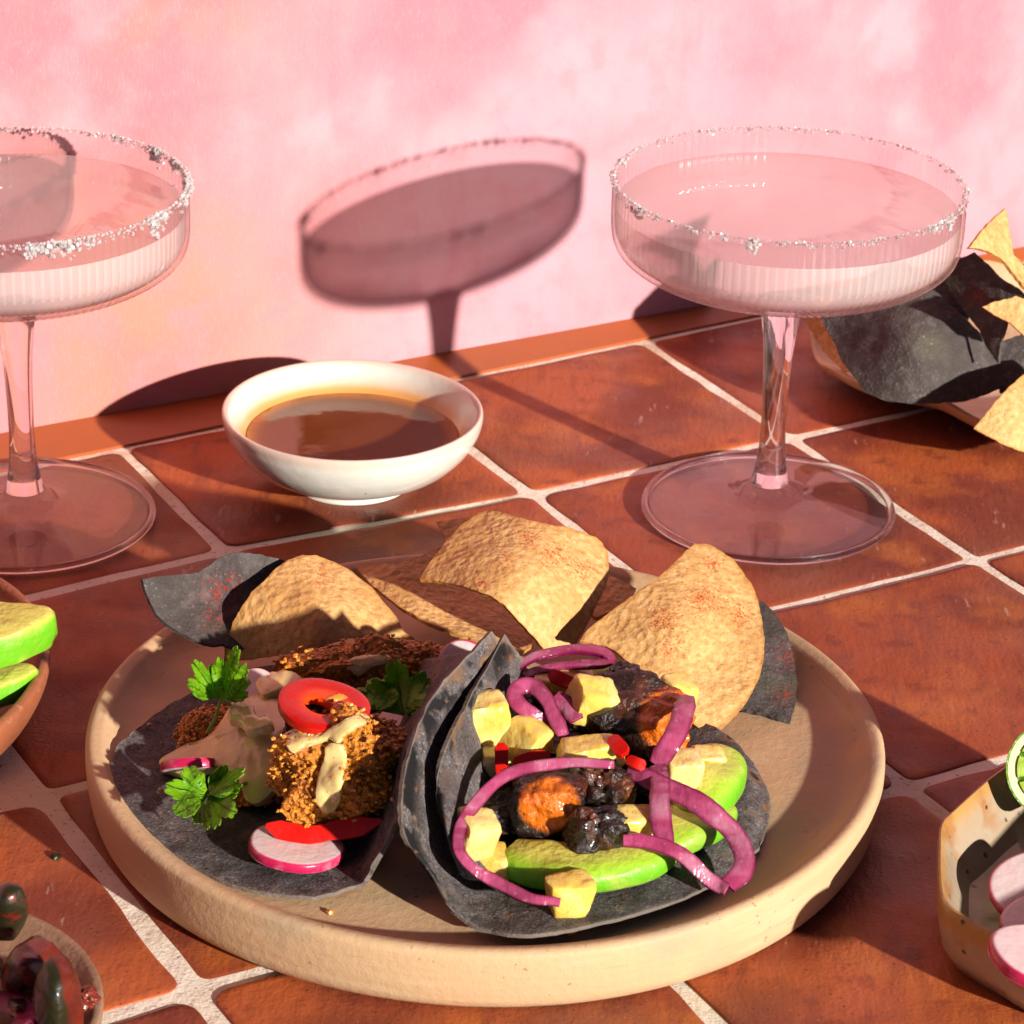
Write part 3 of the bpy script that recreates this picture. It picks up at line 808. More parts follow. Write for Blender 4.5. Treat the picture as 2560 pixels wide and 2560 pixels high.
chip('corn_chip', [(1050, 1449), (1072, 1410), (1102, 1369), (1128, 1340), (1154, 1312), (1178, 1294), (1200, 1281), (1231, 1276), (1273, 1286), (1319, 1302), (1365, 1308), (1412, 1317), (1455, 1328), (1490, 1343), (1508, 1360), (1518, 1379), (1524, 1431), (1515, 1465), (1500, 1498), (1480, 1540), (1464, 1571), (1438, 1612), (1400, 1624), (1366, 1630), (1350, 1612), (1332, 1590), (1309, 1566), (1285, 1540), (1257, 1509), (1228, 1492), (1195, 1478), (1155, 1464), (1117, 1457), (1080, 1449)],
     [(1050, 1449, .042), (1117, 1457, .044), (1200, 1281, .052), (1320, 1302, .053), (1412, 1317, .050), (1518, 1379, .040), (1500, 1498, .034), (1438, 1612, .025), (1366, 1630, .026), (1257, 1509, .044), (1195, 1478, .046), (1300, 1400, .0505), (1400, 1480, .041)], 'corn',
     'topmost corn chip with red spice standing over the middle of the chips', center=(1300, 1440), spice=[(1390, 1390, 90), (1455, 1425, 70), (1320, 1345, 70), (1200, 1460, 50), (1260, 1400, 60)])
chip('corn_chip', [(1091, 1304), (1130, 1298), (1169, 1294), (1230, 1330), (1220, 1390), (1150, 1390), (1115, 1350)],
     [(1091, 1304, .034), (1169, 1294, .036), (1220, 1390, .032), (1115, 1350, .031)], 'corn', 'pale corn chip of which only a corner shows behind the topmost chip')
chip('corn_chip', [(1430, 1380), (1530, 1440), (1590, 1470), (1575, 1500), (1530, 1530), (1490, 1545), (1430, 1500)],
     [(1430, 1380, .026), (1530, 1440, .026), (1590, 1470, .024), (1500, 1540, .022), (1430, 1500, .024)], 'corn', 'corn chip lying flat in the gap between the topmost and the rightmost corn chips')
chip('corn_chip', [(1449, 1602), (1465, 1580), (1485, 1561), (1525, 1530), (1568, 1498), (1605, 1470), (1645, 1442), (1672, 1420), (1697, 1395), (1718, 1375), (1738, 1359), (1760, 1358), (1785, 1366), (1810, 1382), (1832, 1400), (1856, 1427), (1878, 1457), (1893, 1497), (1904, 1540), (1912, 1602), (1908, 1648), (1899, 1690), (1884, 1725), (1863, 1757), (1841, 1785), (1816, 1809), (1797, 1825), (1775, 1837), (1757, 1828), (1738, 1814), (1718, 1795), (1697, 1773), (1667, 1740), (1635, 1705), (1602, 1680), (1568, 1654), (1545, 1632), (1516, 1617), (1480, 1608)],
     [(1449, 1602, .033), (1568, 1498, .041), (1697, 1395, .046), (1750, 1359, .046), (1832, 1400, .041), (1904, 1540, .031), (1912, 1602, .029), (1863, 1757, .021), (1775, 1837, .0155), (1697, 1773, .022), (1635, 1705, .027), (1516, 1617, .032), (1720, 1560, .0385), (1790, 1640, .029)], 'corn',
     'large spiced corn chip standing at the right end above the avocado', [(1760, 1500, 110), (1660, 1550, 90), (1780, 1410, 60), (1680, 1620, 70), (1850, 1540, 70)])
chip('blue_corn_chip', [(1860, 1480), (1894, 1498), (1912, 1508), (1930, 1524), (1950, 1550), (1966, 1581), (1975, 1607), (1982, 1633), (1988, 1668), (1992, 1705), (1991, 1740), (1987, 1768), (1974, 1809), (1945, 1799), (1920, 1788), (1890, 1780), (1850, 1770), (1830, 1650)],
     [(1860, 1480, .030), (1894, 1498, .028), (1966, 1581, .023), (1992, 1705, .016), (1974, 1809, .0125), (1850, 1770, .0145), (1830, 1650, .022), (1920, 1680, .0185)], 'dark',
     'dark blue corn chip half hidden behind the rightmost corn chip', [(1970, 1640, 80), (1960, 1740, 60)])

# ------------------------------------------------------------------ tortillas
LIFT = .0050                       # the tacos lie on the raised floor of the plate
RTC = [[(1900, 2120, .0130), (1925, 2040, .0125), (1920, 1975, .0125), (1885, 1905, .0130)],
       [(1795, 2205, .0140), (1835, 2070, .0165), (1835, 1965, .0170), (1812, 1832, .0170)],
       [(1580, 2287, .0140), (1610, 2120, .0155), (1630, 1930, .0130), (1690, 1780, .015)],
       [(1340, 2335, .0155), (1390, 2150, .0122), (1440, 1950, .0122), (1500, 1730, .014)],
       [(1215, 2325, .0140), (1235, 2180, .0125), (1300, 1980, .0135), (1380, 1705, .016)],
       [(1160, 2300, .0150), (1130, 2150, .020), (1180, 1950, .027), (1300, 1680, .035)],
       [(1118, 2262, .0180), (1056, 2090, .032), (1080, 1880, .045), (1262, 1630, .052)],
       [(1082, 2200, .0220), (1003, 2042, .041), (1062, 1775, .055), (1228, 1578, .061)]]
rt = patch('tortilla', RTC, 'tort', .0012, nu=90, nv=70, rough=.0004, rs=140)
tag(rt, 'grey blue corn tortilla folded upright under the avocado and charred pork', 'tortilla', 'blue corn tortillas on the plate')
RT2 = [[(1700, 2060, .0150), (1720, 2030, .0150), (1720, 1990, .0150), (1710, 1930, .0150)],
       [(1570, 2120, .0150), (1600, 2060, .0145), (1620, 1940, .0145), (1660, 1850, .016)],
       [(1390, 2170, .0150), (1400, 2100, .0145), (1440, 1950, .0145), (1500, 1780, .016)],
       [(1275, 2195, .0155), (1275, 2160, .0155), (1320, 1970, .0165), (1400, 1715, .019)],
       [(1212, 2200, .0175), (1190, 2120, .024), (1225, 1930, .030), (1330, 1680, .037)],
       [(1155, 2190, .0210), (1125, 2075, .034), (1148, 1870, .044), (1300, 1640, .050)],
       [(1130, 2130, .0250), (1092, 2000, .0385), (1118, 1860, .049), (1262, 1585, .0575)]]
rt2 = patch('tortilla', RT2, 'tort', .0012, nu=80, nv=60, rough=.0004, rs=140, char=.24, spots=.01)
tag(rt2, 'second grey blue tortilla nested inside the folded right hand one', 'tortilla', 'blue corn tortillas on the plate')
LTC = [[(302, 1990, .0150), (277, 1923, .0155), (290, 1870, .0155), (330, 1832, .0155)],
       [(395, 2105, .0135), (415, 1990, .0125), (430, 1880, .0125), (440, 1752, .0140)],
       [(566, 2207, .0130), (600, 2050, .0122), (620, 1880, .0122), (650, 1668, .0140)],
       [(770, 2240, .0130), (795, 2060, .0122), (820, 1900, .0122), (880, 1660, .0160)],
       [(885, 2214, .0135), (900, 2090, .0140), (935, 1900, .0165), (1010, 1650, .0220)],
       [(914, 2196, .0160), (952, 2095, .0230), (980, 1900, .0310), (1080, 1645, .0400)],
       [(926, 2170, .0190), (1000, 2025, .0330), (1020, 1865, .0460), (1185, 1625, .0540)]]
lt = patch('tortilla', LTC, 'tort', .0012, nu=80, nv=70, rough=.0004, rs=140, char=.06, spots=.01)
tag(lt, 'grey blue corn tortilla under the breaded fish on the left', 'tortilla', 'blue corn tortillas on the plate')

# ------------------------------------------------------------------ left taco filling
def hit(px, py, c, rad, grow=1.0):
    """where the view line through a photo position meets the ellipsoid (c, rad)"""
    d = (FW + RT * ((px - 1280) / F_PX) - UP * ((py - 1280) / F_PX)).normalized()
    R = V(rad) * grow
    o = CAM - c
    a = sum((d[i] / R[i]) ** 2 for i in range(3)); b = sum(d[i] * o[i] / R[i] ** 2 for i in range(3)); cc = sum((o[i] / R[i]) ** 2 for i in range(3)) - 1
    disc = b * b - a * cc
    t = (-b - math.sqrt(disc)) / a if disc > 0 else -b / a
    return CAM + d * t
FISH = []
from mathutils.bvhtree import BVHTree
def fish(px, py, z, rad, label, ncr, rot=0.0, crumb=.0006):
    c = at(px, py, z)
    t = thing('fried_fish', V((c.x, c.y, z - rad[2])), label, 'fish', 'breaded fish pieces in the left taco')
    b = lump('fish_fillet', c, rad, 'fish', rot=(0, 0, rot), amp=.36, ns=1.5, parent=t, sq=.08)
    vs = [v.co + V(WORLD[b.name]) for v in b.data.vertices]; ns_ = [v.normal.copy() for v in b.data.vertices]
    sp = []
    for k in range(ncr):
        i = random.randrange(len(vs))
        if ns_[i].z < -.5: continue
        cl = noise.noise(vs[i] * 220)
        s = random.uniform(.5, 1.35) * crumb * (1.15 + .5 * cl)
        sp.append((vs[i] + ns_[i] * (s * .4 + max(0, cl) * .0011) + V((random.gauss(0, .0003), random.gauss(0, .0003), 0)), s))
    pebbles('crumb_coating', sp, 'crumb', t)
    FISH.append((c, rad, BVHTree.FromPolygons([v.co + V(WORLD[b.name]) for v in b.data.vertices], [tuple(p.vertices) for p in b.data.polygons])))
    return t
fish(858, 1925, .031, (.0205, .0160, .0160), 'large golden breaded fish piece with a drip of crema down its front', 8000, crumb=.00034)
fish(905, 1690, .029, (.0270, .0110, .0105), 'long breaded fish piece along the back of the left taco', 4500, rot=.25, crumb=.00036)
fish(520, 1830, .0195, (.0090, .0080, .0070), 'small breaded fish lump at the left of the crema', 1400, crumb=.00036)
fish(640, 1968, .0165, (.0080, .0060, .0045), 'small breaded fish end peeping out below the crema, above the front cilantro', 500)
fish(650, 1850, .0165, (.0180, .0140, .0095), 'breaded fish piece buried under the pool of crema', 900)
def blob(outline, pf, label, th=.0025, dome=.0009, n=90, **k):
    o = sheet('crema', outline, pf, 'crema', th, n=n, rings=18, dome=dome, rough=.0004, rs=160, edge_n=3, **k)
    return tag(o, label, 'sauce', 'crema over the fish')
def drape(k, off=.0012, rad=16):
    """surface of fish piece k under the view, smoothed, plus a film of sauce"""
    bv, c, r = FISH[k][2], FISH[k][0], FISH[k][1]
    def f(px, py):
        t, n = 0, 0
        for a in range(9):
            q = (px + rad * ((a % 3) - 1), py + rad * ((a // 3) - 1))
            d = (FW + RT * ((q[0] - 1280) / F_PX) - UP * ((q[1] - 1280) / F_PX)).normalized()
            h = bv.ray_cast(CAM, d)
            t += h[3] if h[0] is not None else (c - CAM).length; n += 1
        d = (FW + RT * ((px - 1280) / F_PX) - UP * ((py - 1280) / F_PX)).normalized()
        return CAM + d * (t / n - off)
    return f
blob([(398, 1909), (450, 1867), (519, 1840), (560, 1790), (585, 1752), (640, 1738), (690, 1742), (712, 1800), (700, 1844), (690, 1886), (700, 1950), (650, 2004), (613, 1998), (590, 1940), (540, 1915), (473, 1937)],
     [(398, 1909, .0160), (450, 1867, .0185), (473, 1937, .0165), (560, 1790, .0275), (640, 1738, .0315), (700, 1750, .0325), (705, 1844, .0315), (700, 1950, .0235), (640, 2000, .0175), (600, 1880, .0265), (520, 1885, .0215), (640, 1840, .0300)],
     'wide pool of pale green crema spilling over the fish toward the left')
blob([(812, 1872), (830, 1858), (856, 1866), (862, 1900), (856, 1945), (850, 2000), (838, 2024), (818, 2035), (800, 2022), (788, 1994), (796, 1940), (810, 1900)], drape(0, .0016), 'yellow drip of crema running down the large fish piece', n=70, th=.0015)
blob([(872, 1796), (900, 1784), (924, 1790), (918, 1808), (888, 1822), (862, 1838), (848, 1858), (826, 1846), (799, 1856), (760, 1866), (735, 1884), (712, 1866), (702, 1846), (722, 1826), (760, 1830), (806, 1830), (845, 1812)], drape(0, .0014), 'wavy ribbon of crema over the crest of the large fish piece', n=90, center=(815, 1840), th=.0015)
blob([(641, 1704), (672, 1684), (706, 1676), (752, 1690), (748, 1713), (700, 1728), (655, 1737)], [(641, 1704, .033), (706, 1676, .036), (750, 1700, .035), (655, 1737, .034)], 'crema dollop at the back left beside the red radish', n=60)
blob([(866, 1668), (880, 1646), (920, 1634), (967, 1638), (975, 1656), (930, 1668), (895, 1690)], drape(1, .0010), 'crema smear on the long fish piece at the back', n=60, th=.001, dome=.0005)
blob([(575, 1768), (605, 1752), (630, 1760), (640, 1790), (672, 1795), (680, 1815), (640, 1828), (615, 1830), (600, 1808), (572, 1800)], [(575, 1768, .0335), (640, 1760, .036), (680, 1815, .036), (615, 1830, .034)], 'lumpy dab of crema on top of the crema pool', th=.002, dome=.0012, n=70)

def radish(c, r, th, tilt, label, group='radish slices', oval=1.0):
    T = Euler(tilt).to_matrix()
    pr = [(.0002, th, 0), (r * .6, th * 1.02, .3), (r * .85, th, .7), (r * .93, th * .98, .82), (r * .985, th * .85, .95), (r, th * .5, 1), (r * .985, th * .12, .95), (r * .9, 0, .76), (.0002, 0, 0)]
    o = lathe('radish_slice', dense(pr, 26), c, 'radish', None, seg=60, attrs='skin', tilt=T, rfun=lambda a, rr, z: rr * (1 + .03 * math.cos(2 * a + r * 900) + .012 * math.cos(5 * a)))
    return tag(o, label, 'radish', group)
radish(at(740, 2128, .0145), .0138, .0030, (R_(-4), R_(6), 0), 'radish slice lying under the curved chili strip at the front of the left taco')
radish(at(487, 1930, .0150), .0108, .0032, (R_(-38), R_(-4), 0), 'radish slice seen edge on under the left end of the crema')
radish(at(1000, 1852, .0240), .0120, .0026, (R_(30), R_(-40), 0), 'radish slice wedged between the large fish piece and the tortilla fold')
radish(at(1165, 1668, .0350), .0090, .0024, (R_(60), R_(-38), 0), 'pale radish slice standing at the back where the two tacos meet')
radish(at(640, 1735, .0290), .0080, .0030, (R_(35), R_(-20), 0), 'radish slice peeping out behind the back crema dollop')

# chili rings
def ring(c, r, tilt, label, wall_=.003, h=.0042):
    t = thing('chili_ring', c, label, 'chili', 'red chili slices')
    T = Euler(tilt).to_matrix()
    pr = [(r - wall_, h * .15, 1), (r - wall_, h * .80, .9), (r - wall_ * .8, h * .9, .7), (r - wall_ * .5, h * .85, .35), (r - wall_ * .25, h, .2), (r, h * .8, 0), (r * 1.01, h * .5, 0), (r, h * .2, 0), (r - wall_ * .25, 0, .2), (r - wall_ * .8, 0, .6)]
    lathe('flesh_ring', pr, c, 'pepper', t, seg=70, attrs='skin', closed=True, tilt=T, rfun=lambda a, rr, z: rr * (1 + .05 * math.cos(2 * a + .5) + .02 * math.cos(3 * a)) * (1 + (.55 * math.cos(a - 3.7) if rr < r - wall_ * .9 else 0)))
    for k, (a0, ln, wd) in enumerate(((.5, .75, .34), (5.4, .70, .26))):
        q = T @ V((math.cos(a0) * r * .42, math.sin(a0) * r * .42, h * .72))
        lump('seed_membrane', V(c) + q, (r * .30, r * wd * .45, h * .30), 'pith', rot=(tilt[0], tilt[1], a0), amp=.25, parent=t, sub=2)
    return t
ring(at(806, 1782, .0462), .0130, (R_(10), R_(6), .3), 'glossy red chili ring with orange membrane on top of the left taco', wall_=.0088)
ribbon_c = ribbon('chili_strip', [(664, 2066, .021), (720, 2076, .020), (790, 2084, .0195), (870, 2072, .021), (957, 2050, .0245)], .0058, .0022, 'pepper', n=50, face=.1, taper=.75, skin='none')
tag(ribbon_c, 'long bright red chili strip curving over the radish slice at the front', 'chili', 'red chili slices')

# cilantro
def leaf_outline(n=130, lobes=3, seed=0):
    out = []
    for k in range(n):
        a = -1.25 + 2.5 * k / (n - 1)
        lob = .62 + .38 * abs(math.cos(a * lobes / 2.5 * math.pi)) ** .7
        tooth = .13 * math.sqrt(abs(math.sin((a * 4.4 + seed * .3) * math.pi)))
        r = (lob * .86 + tooth) * (.84 + .16 * math.cos(a * 1.1))
        out.append((r * math.sin(a) * .60, r * math.cos(a)))
    return [(0, 0), (-.03, .02)] + out[::1] + [(.03, .02)]
def leaflet(parent, base, tip, width, zb, zt, curl=.004, seed=0):
    bx, by = base; tx, ty = tip
    ax, ay = tx - bx, ty - by
    ln = math.hypot(ax, ay); ux, uy = ax / ln, ay / ln; sx, sy = -uy, ux
    O = [(bx + ux * v * ln + sx * u * width, by + uy * v * ln + sy * u * width) for u, v in leaf_outline(seed=seed)]
    def uv(x, y):
        dx, dy = x - bx, y - by
        return (dx * sx + dy * sy) / width, (dx * ux + dy * uy) / ln
    def pf(x, y):
        u, v = uv(x, y)
        return at(x, y, zb + (zt - zb) * v + curl * (u * u * 1.6) - curl * .7 * math.cos(u * 9 + seed) * .35 + curl * .25 * math.sin(v * 7 + seed))
    def vein(x, y):
        u, v = uv(x, y); a = math.atan2(u, max(.02, v))
        return max(0, 1 - abs(((a * 3.2 + .5) % 1) - .5) * 9)
    return sheet('leaflet', O, pf, 'leaf', .00035, parent, n=210, rings=12, smooth_outline=False, rough=.0004, rs=400, edge_n=1.0, center=(bx + ux * ln * .45, by + uy * ln * .45), attr={'vein': vein})
def tubepath(name, path, r, mat, parent):
    sec = [(math.cos(a) * r, math.sin(a) * r) for a in np.linspace(0, 2 * math.pi, 9)[:-1]]
    return sweep(name, [at(*q) for q in path], sec, lambda t: (1 - .3 * t, 1 - .3 * t), mat, parent, n=16, amp=0)
def sprig(loc, label, leaves, stems):
    t = thing('cilantro_sprig', at(*loc), label, 'herb', 'cilantro sprigs on the left taco')
    for l in leaves: leaflet(t, *l)
    for s in stems: tubepath('stalk', s, .0006, 'stem', t)
sprig((560, 1775, .03), 'bright cilantro sprig with two upright leaflets at the back left of the taco',
      [((548, 1748), (482, 1650), 105, .036, .052, .004, 1.0), ((556, 1752), (592, 1612), 105, .036, .058, .003, 2.2), ((560, 1745), (628, 1700), 70, .036, .044, .003, 3.0)],
      [[(520, 1830, .026), (540, 1790, .031), (552, 1745, .037)], [(612, 1775, .033), (580, 1765, .034), (552, 1747, .037)]])
sprig((520, 1990, .02), 'bright cilantro sprig of three leaflets lying at the front of the left taco',
      [((520, 1990), (412, 1965), 150, .021, .030, .005, .4), ((522, 1985), (612, 1918), 90, .021, .030, .004, 1.7), ((520, 1992), (592, 2035), 145, .020, .026, .005, 2.9), ((500, 2000), (520, 2075), 70, .019, .021, .003, 4.1)],
      [[(640, 1950, .021), (580, 1970, .021), (520, 1990, .022)]])
sprig((1000, 1720, .034), 'cilantro leaf in shade beside the chili ring, against the fold',
      [((1010, 1790), (985, 1645), 190, .036, .048, .005, .9), ((1000, 1740), (880, 1728), 90, .040, .040, .003, 2.0), ((1010, 1760), (1070, 1745), 90, .038, .042, .003, 3.3)],
      [[(1040, 1800, .034), (1015, 1780, .037)]])

# crumbs dropped on plate and tortilla
def crumb(px, py, z, s, label, mat='crumb'):
    t = lump('crumb', at(px, py, z + s * .7), (s, s * .85, s * .8), mat, amp=.35, ns=2.5, sub=2)
    tag(t, label, 'crumb', 'loose crumbs')
crumb(824, 2281, .0098, .0011, 'golden crumb alone on the bare front of the plate')
crumb(373, 1812, .0150, .0008, 'tiny crumb on the back left edge of the left tortilla')
crumb(402, 1976, .0142, .0009, 'tiny crumb on the left tortilla beside the front cilantro')
crumb(1427, 2328, .0098, .0017, 'brown crumb under the front edge of the right tortilla')
crumb(982, 1998, .0320, .0008, 'crumb stuck near the fold of the left tortilla')
crumb(966, 2050, .0235, .0010, 'crumb at the right tip of the chili strip')
crumb(139, 2142, -.0062, .0017, 'black speck of food on the tile left of the plate', 'tomdark')

# ------------------------------------------------------------------ right taco filling
def avo(path, label, w=.0125, h=.0085, taper=.38, group='avocado slices in the right taco', rev=False, sec=None):
    sec = sec or [(-.5, .40), (-.15, .5), (.25, .42), (.46, .25), (.5, -.1), (.42, -.45), (.1, -.5), (-.3, -.45), (-.5, -.2)]
    ssk = [0, .05, .45, .8, 1, 1, .8, .3, .05]
    if rev: sec = [(-a, b) for a, b in sec]
    sec = [(a * w, b * h) for a, b in sec]
    o = sweep('avocado_slice', [at(*q) for q in path], sec, lambda t: ((1 - taper * (abs(2 * t - 1)) ** 3.5), 1 - taper * .55 * abs(2 * t - 1) ** 4), 'avo', n=50, skinsec=ssk)
    return tag(o, label, 'avocado', group)
avo([(1275, 2140, .0195), (1340, 2160, .0200), (1430, 2172, .0205), (1530, 2162, .0205), (1610, 2140, .0205), (1665, 2118, .0200)], 'long green avocado slice along the front of the right taco', w=.0165, h=.0090)
avo([(1560, 2100, .0195), (1640, 2095, .0210), (1710, 2075, .0215), (1770, 2040, .0205), (1795, 2015, .0195)], 'avocado slice in the middle, crossed by the pink onion loop', w=.0165, h=.0085)
avo([(1690, 2040, .0200), (1735, 2010, .0235), (1775, 1970, .0255), (1800, 1930, .0250), (1800, 1900, .0240)], 'thick avocado chunk at the right edge of the right taco', w=.0165, h=.0125, taper=.30)
avo([(1240, 1960, .022), (1255, 1920, .025), (1290, 1900, .026)], 'avocado bit in shadow under the pineapple by the fold', w=.010, h=.008)
avo([(1430, 1700, .030), (1480, 1690, .031), (1515, 1680, .031)], 'avocado bit peeping out under the flat onion loop at the back', w=.011, h=.007)

PORK = []
def pork(px, py, z, rad, label, rot=(0, 0, 0), roast=None, amp=.24):
    c = at(px, py, z)
    o = lump('pork_chunk', c, rad, 'pork', rot=rot, amp=amp, ns=1.7, sub=5, attr=roast, sq=.45)
    PORK.append((c, rad))
    return tag(o, label, 'meat', 'charred pork chunks')
def disc_on(px, py, r):
    q0 = [px, py, r]
    def f(p, c):
        d = p - CAM; z = d.dot(FW)
        x, y = 1280 + F_PX * d.dot(RT) / z, 1280 - F_PX * d.dot(UP) / z
        near = 1 if (p - c).dot(CAM - c) > 0 else 0
        return near * max(0, min(1, (1.15 - math.hypot((x - px), (y - py) * 1.1) / r) * 2.5))
    return f
pork(1378, 2010, .0290, (.0115, .0100, .0100), 'caramelised pork chunk with a round glossy orange face', roast=disc_on(1372, 2010, 78), amp=.16)
pork(1500, 2010, .0270, (.0090, .0080, .0120), 'charred black pork chunk between the orange one and the onion loop', rot=(.2, .2, .4))
pork(1488, 2105, .0245, (.0088, .0062, .0105), 'black pork tip hanging over the front avocado slice', rot=(.1, .3, .2))
pork(1580, 1815, .0340, (.0170, .0125, .0130), 'big charred pork chunk with an orange side below the right chip', rot=(.2, .1, -.4), roast=disc_on(1680, 1800, 90))
pork(1285, 2030, .0215, (.0120, .0100, .0080), 'dark pork chunk in the shade of the tortilla fold')
pork(1420, 1900, .0250, (.0160, .0120, .0095), 'dark pork chunk buried under the middle pineapple piece')
pork(1280, 1850, .0265, (.0120, .0120, .0110), 'dark pork chunk buried under the left pineapple cubes')
pork(1440, 1770, .0290, (.0130, .0110, .0080), 'dark pork chunk buried under the onion curl at the back')
pork(1560, 1700, .0350, (.0050, .0040, .0050), 'small knobbly pork bit beside the square onion piece')
pork(1600, 1935, .0215, (.0120, .0100, .0070), 'dark pork chunk under the pink onion ends')

def pine(px, py, z, dim, rot, label):
    o = block('pineapple_cube', at(px, py, z), dim, 'pine', rot)
    return tag(o, label, 'pineapple', 'pineapple pieces in the right taco')
pine(1218, 1808, .0420, (.0130, .0110, .0180), (.10, -.08, .25), 'biggest pineapple cube, standing against the tortilla fold')
pine(1325, 1848, .0390, (.0125, .0110, .0110), (.25, .25, .75), 'pineapple cube right of the biggest one, under the onion curl')
pine(1475, 1752, .0440, (.0125, .0110, .0125), (.35, .35, .45), 'pineapple cube tilted on edge above the middle of the right taco')
pine(1472, 1884, .0385, (.0185, .0090, .0085), (.1, -.14, .10), 'long pineapple piece in the middle touching a red pepper bit')
pine(1690, 1728, .0385, (.0110, .0090, .0090), (.2, .2, .5), 'pineapple cube against the rightmost corn chip')
pine(1700, 1935, .0320, (.0105, .0100, .0130), (.1, .1, .35), 'pineapple cube behind the onion strap, next to the avocado chunk')
pine(1768, 1905, .0290, (.0125, .0080, .0080), (.1, .1, .2), 'pale pineapple piece lying behind the avocado chunk')
pine(1190, 2085, .0290, (.0115, .0110, .0125), (.2, .2, .4), 'pineapple cube inside the long onion arc on the left')
pine(1228, 2155, .0190, (.0100, .0090, .0085), (.1, .1, .1), 'pineapple cube in shadow below the one inside the onion arc')
pine(1420, 2240, .0195, (.0115, .0090, .0120), (.05, .05, .30), 'pale pineapple cube at the very front on the tortilla')
pine(1405, 1712, .0395, (.0180, .0110, .0080), (.1, .1, .1), 'pineapple slab at the back under the flat onion loop')
pine(1590, 2055, .0285, (.0125, .0090, .0075), (.1, .1, .3), 'pineapple piece on the avocado left of the onion strap')
pine(1250, 1900, .0320, (.0140, .0110, .0100), (.2, .1, .2), 'pineapple piece below the biggest cube, next to the red pepper')

def onion(path, wd, label, face=.0, th=.0009, **k):
    k.setdefault('taper', .22)
    o = ribbon('onion_strip', path, wd, th, 'onion', face=face, n=70, **k)
    return tag(o, label, 'onion', 'pickled red onion strips')
onion([(1532, 1910, .0430), (1440, 1902, .0440), (1332, 1920, .0430), (1248, 1954, .0400), (1186, 2005, .0370), (1150, 2068, .0340), (1145, 2130, .0310), (1181, 2176, .0270), (1248, 2212, .0235), (1331, 2249, .0225), (1405, 2262, .0215)], .0036, 'long thin purple onion arc sweeping down the left of the pork', face=.1, th=.0016, taper=.3)
onion([(1716, 1742, .0470), (1700, 1798, .0480), (1673, 1855, .0455), (1640, 1912, .0385)], .0062, 'pink onion strap leaning against the rightmost chip')
onion([(1570, 1935, .0355), (1625, 1952, .0365), (1690, 1980, .0350), (1765, 2026, .0320), (1828, 2078, .0270), (1860, 2135, .0230), (1856, 2180, .0205), (1820, 2212, .0190)], .0062, 'upper arm of the wide pink onion loop on the right', face=[0, 0, .1, .2])
onion([(1818, 2222, .0185), (1790, 2205, .0190), (1735, 2166, .0230), (1676, 2124, .0270), (1612, 2102, .0290), (1560, 2098, .0300)], .0044, 'lower arm of the wide pink onion loop on the right', face=.25, th=.0013)
onion([(1642, 1915, .0385), (1648, 1990, .0360), (1657, 2060, .0310), (1668, 2110, .0275)], .0062, 'upright pink onion strap crossing the wide loop')
onion([(1295, 1668, .0455), (1350, 1640, .0475), (1430, 1628, .0480), (1498, 1634, .0475), (1522, 1652, .0465), (1495, 1664, .0450), (1410, 1668, .0440), (1330, 1686, .0435), (1310, 1692, .0430)], .0036, 'flat onion loop lying at the back below the topmost chip', face=.75, th=.0015, skin='edge')
onion([(1375, 1800, .0430), (1335, 1785, .0450), (1300, 1765, .0470), (1288, 1738, .0490), (1305, 1715, .0500), (1332, 1712, .0500), (1358, 1735, .0490), (1380, 1770, .0470), (1400, 1812, .0440), (1412, 1842, .0410)], .0048, 'curled purple onion ring left of the tilted pineapple cube', face=.15, th=.0013)
onion([(1385, 1745, .0450), (1415, 1768, .0440), (1440, 1800, .0425)], .0058, 'short onion strip between the curled ring and the tilted pineapple cube', face=.3)
onion([(1245, 1725, .0420), (1270, 1740, .0430), (1290, 1765, .0430)], .0060, 'short onion strip behind the biggest pineapple cube', face=.2)
onion([(1490, 1712, .0440), (1518, 1710, .0440), (1545, 1712, .0430)], .0075, 'square pale onion piece beside the tilted pineapple cube', face=.3)

def bit(path, wd, label, face=.0, th=.0020):
    o = ribbon('pepper_bit', path, wd, th, 'pepper', n=24, face=face, taper=.5, skin='none')
    return tag(o, label, 'pepper', 'red pepper bits')
bit([(1372, 1688, .0460), (1405, 1700, .0455), (1442, 1712, .0440)], .0042, 'red pepper bit at the back above the onion curl', .2)
bit([(1252, 1862, .0400), (1253, 1900, .0370), (1256, 1945, .0330)], .0042, 'upright red pepper bit below the biggest pineapple cube')
bit([(1285, 1915, .0370), (1325, 1902, .0385), (1372, 1892, .0390)], .0036, 'flat red pepper bit above the long onion arc', .3)
bit([(1532, 1850, .0430), (1548, 1870, .0425), (1562, 1892, .0415)], .0046, 'red pepper bit at the right end of the long pineapple piece', .2)
bit([(1570, 1905, .0395), (1592, 1912, .0395), (1614, 1920, .0385)], .0036, 'red pepper bit just above the pink onion loop end', .3)

LIFT = 0.0
# ------------------------------------------------------------------ chip platter at the back right
QC = at(2480, 850, .017)
def wav(a): return .0045 * math.sin(5 * a + .3) + .002 * math.sin(9 * a + 1)
def plat_r(a, r, z): return r * (1 + .025 * math.sin(5 * a + 1.1) * min(1, r / .06))
def plat_z(a, r, z): return z + wav(a) * max(0, min(1, (r - .045) / .03))
bp = lathe('chip_platter', dense([(.0003, .004, 0), (.03, .004, 0), (.050, .006, 0), (.064, .011, .1), (.0745, .0165, .7), (.0765, .0172, 1), (.0775, .0160, 1), (.0740, .0115, .5), (.064, .0065, .1), (.050, .0020, 0), (.04, .0004, 0), (.0003, .0004, 0)], 50), V((QC.x, QC.y, 0)), 'basket', None, seg=160, rfun=plat_r, zf=plat_z, attrs='rim')
tag(bp, 'cream stoneware platter with wavy rim piled with chips', 'platter')
GB = 'chips piled on the wavy platter'
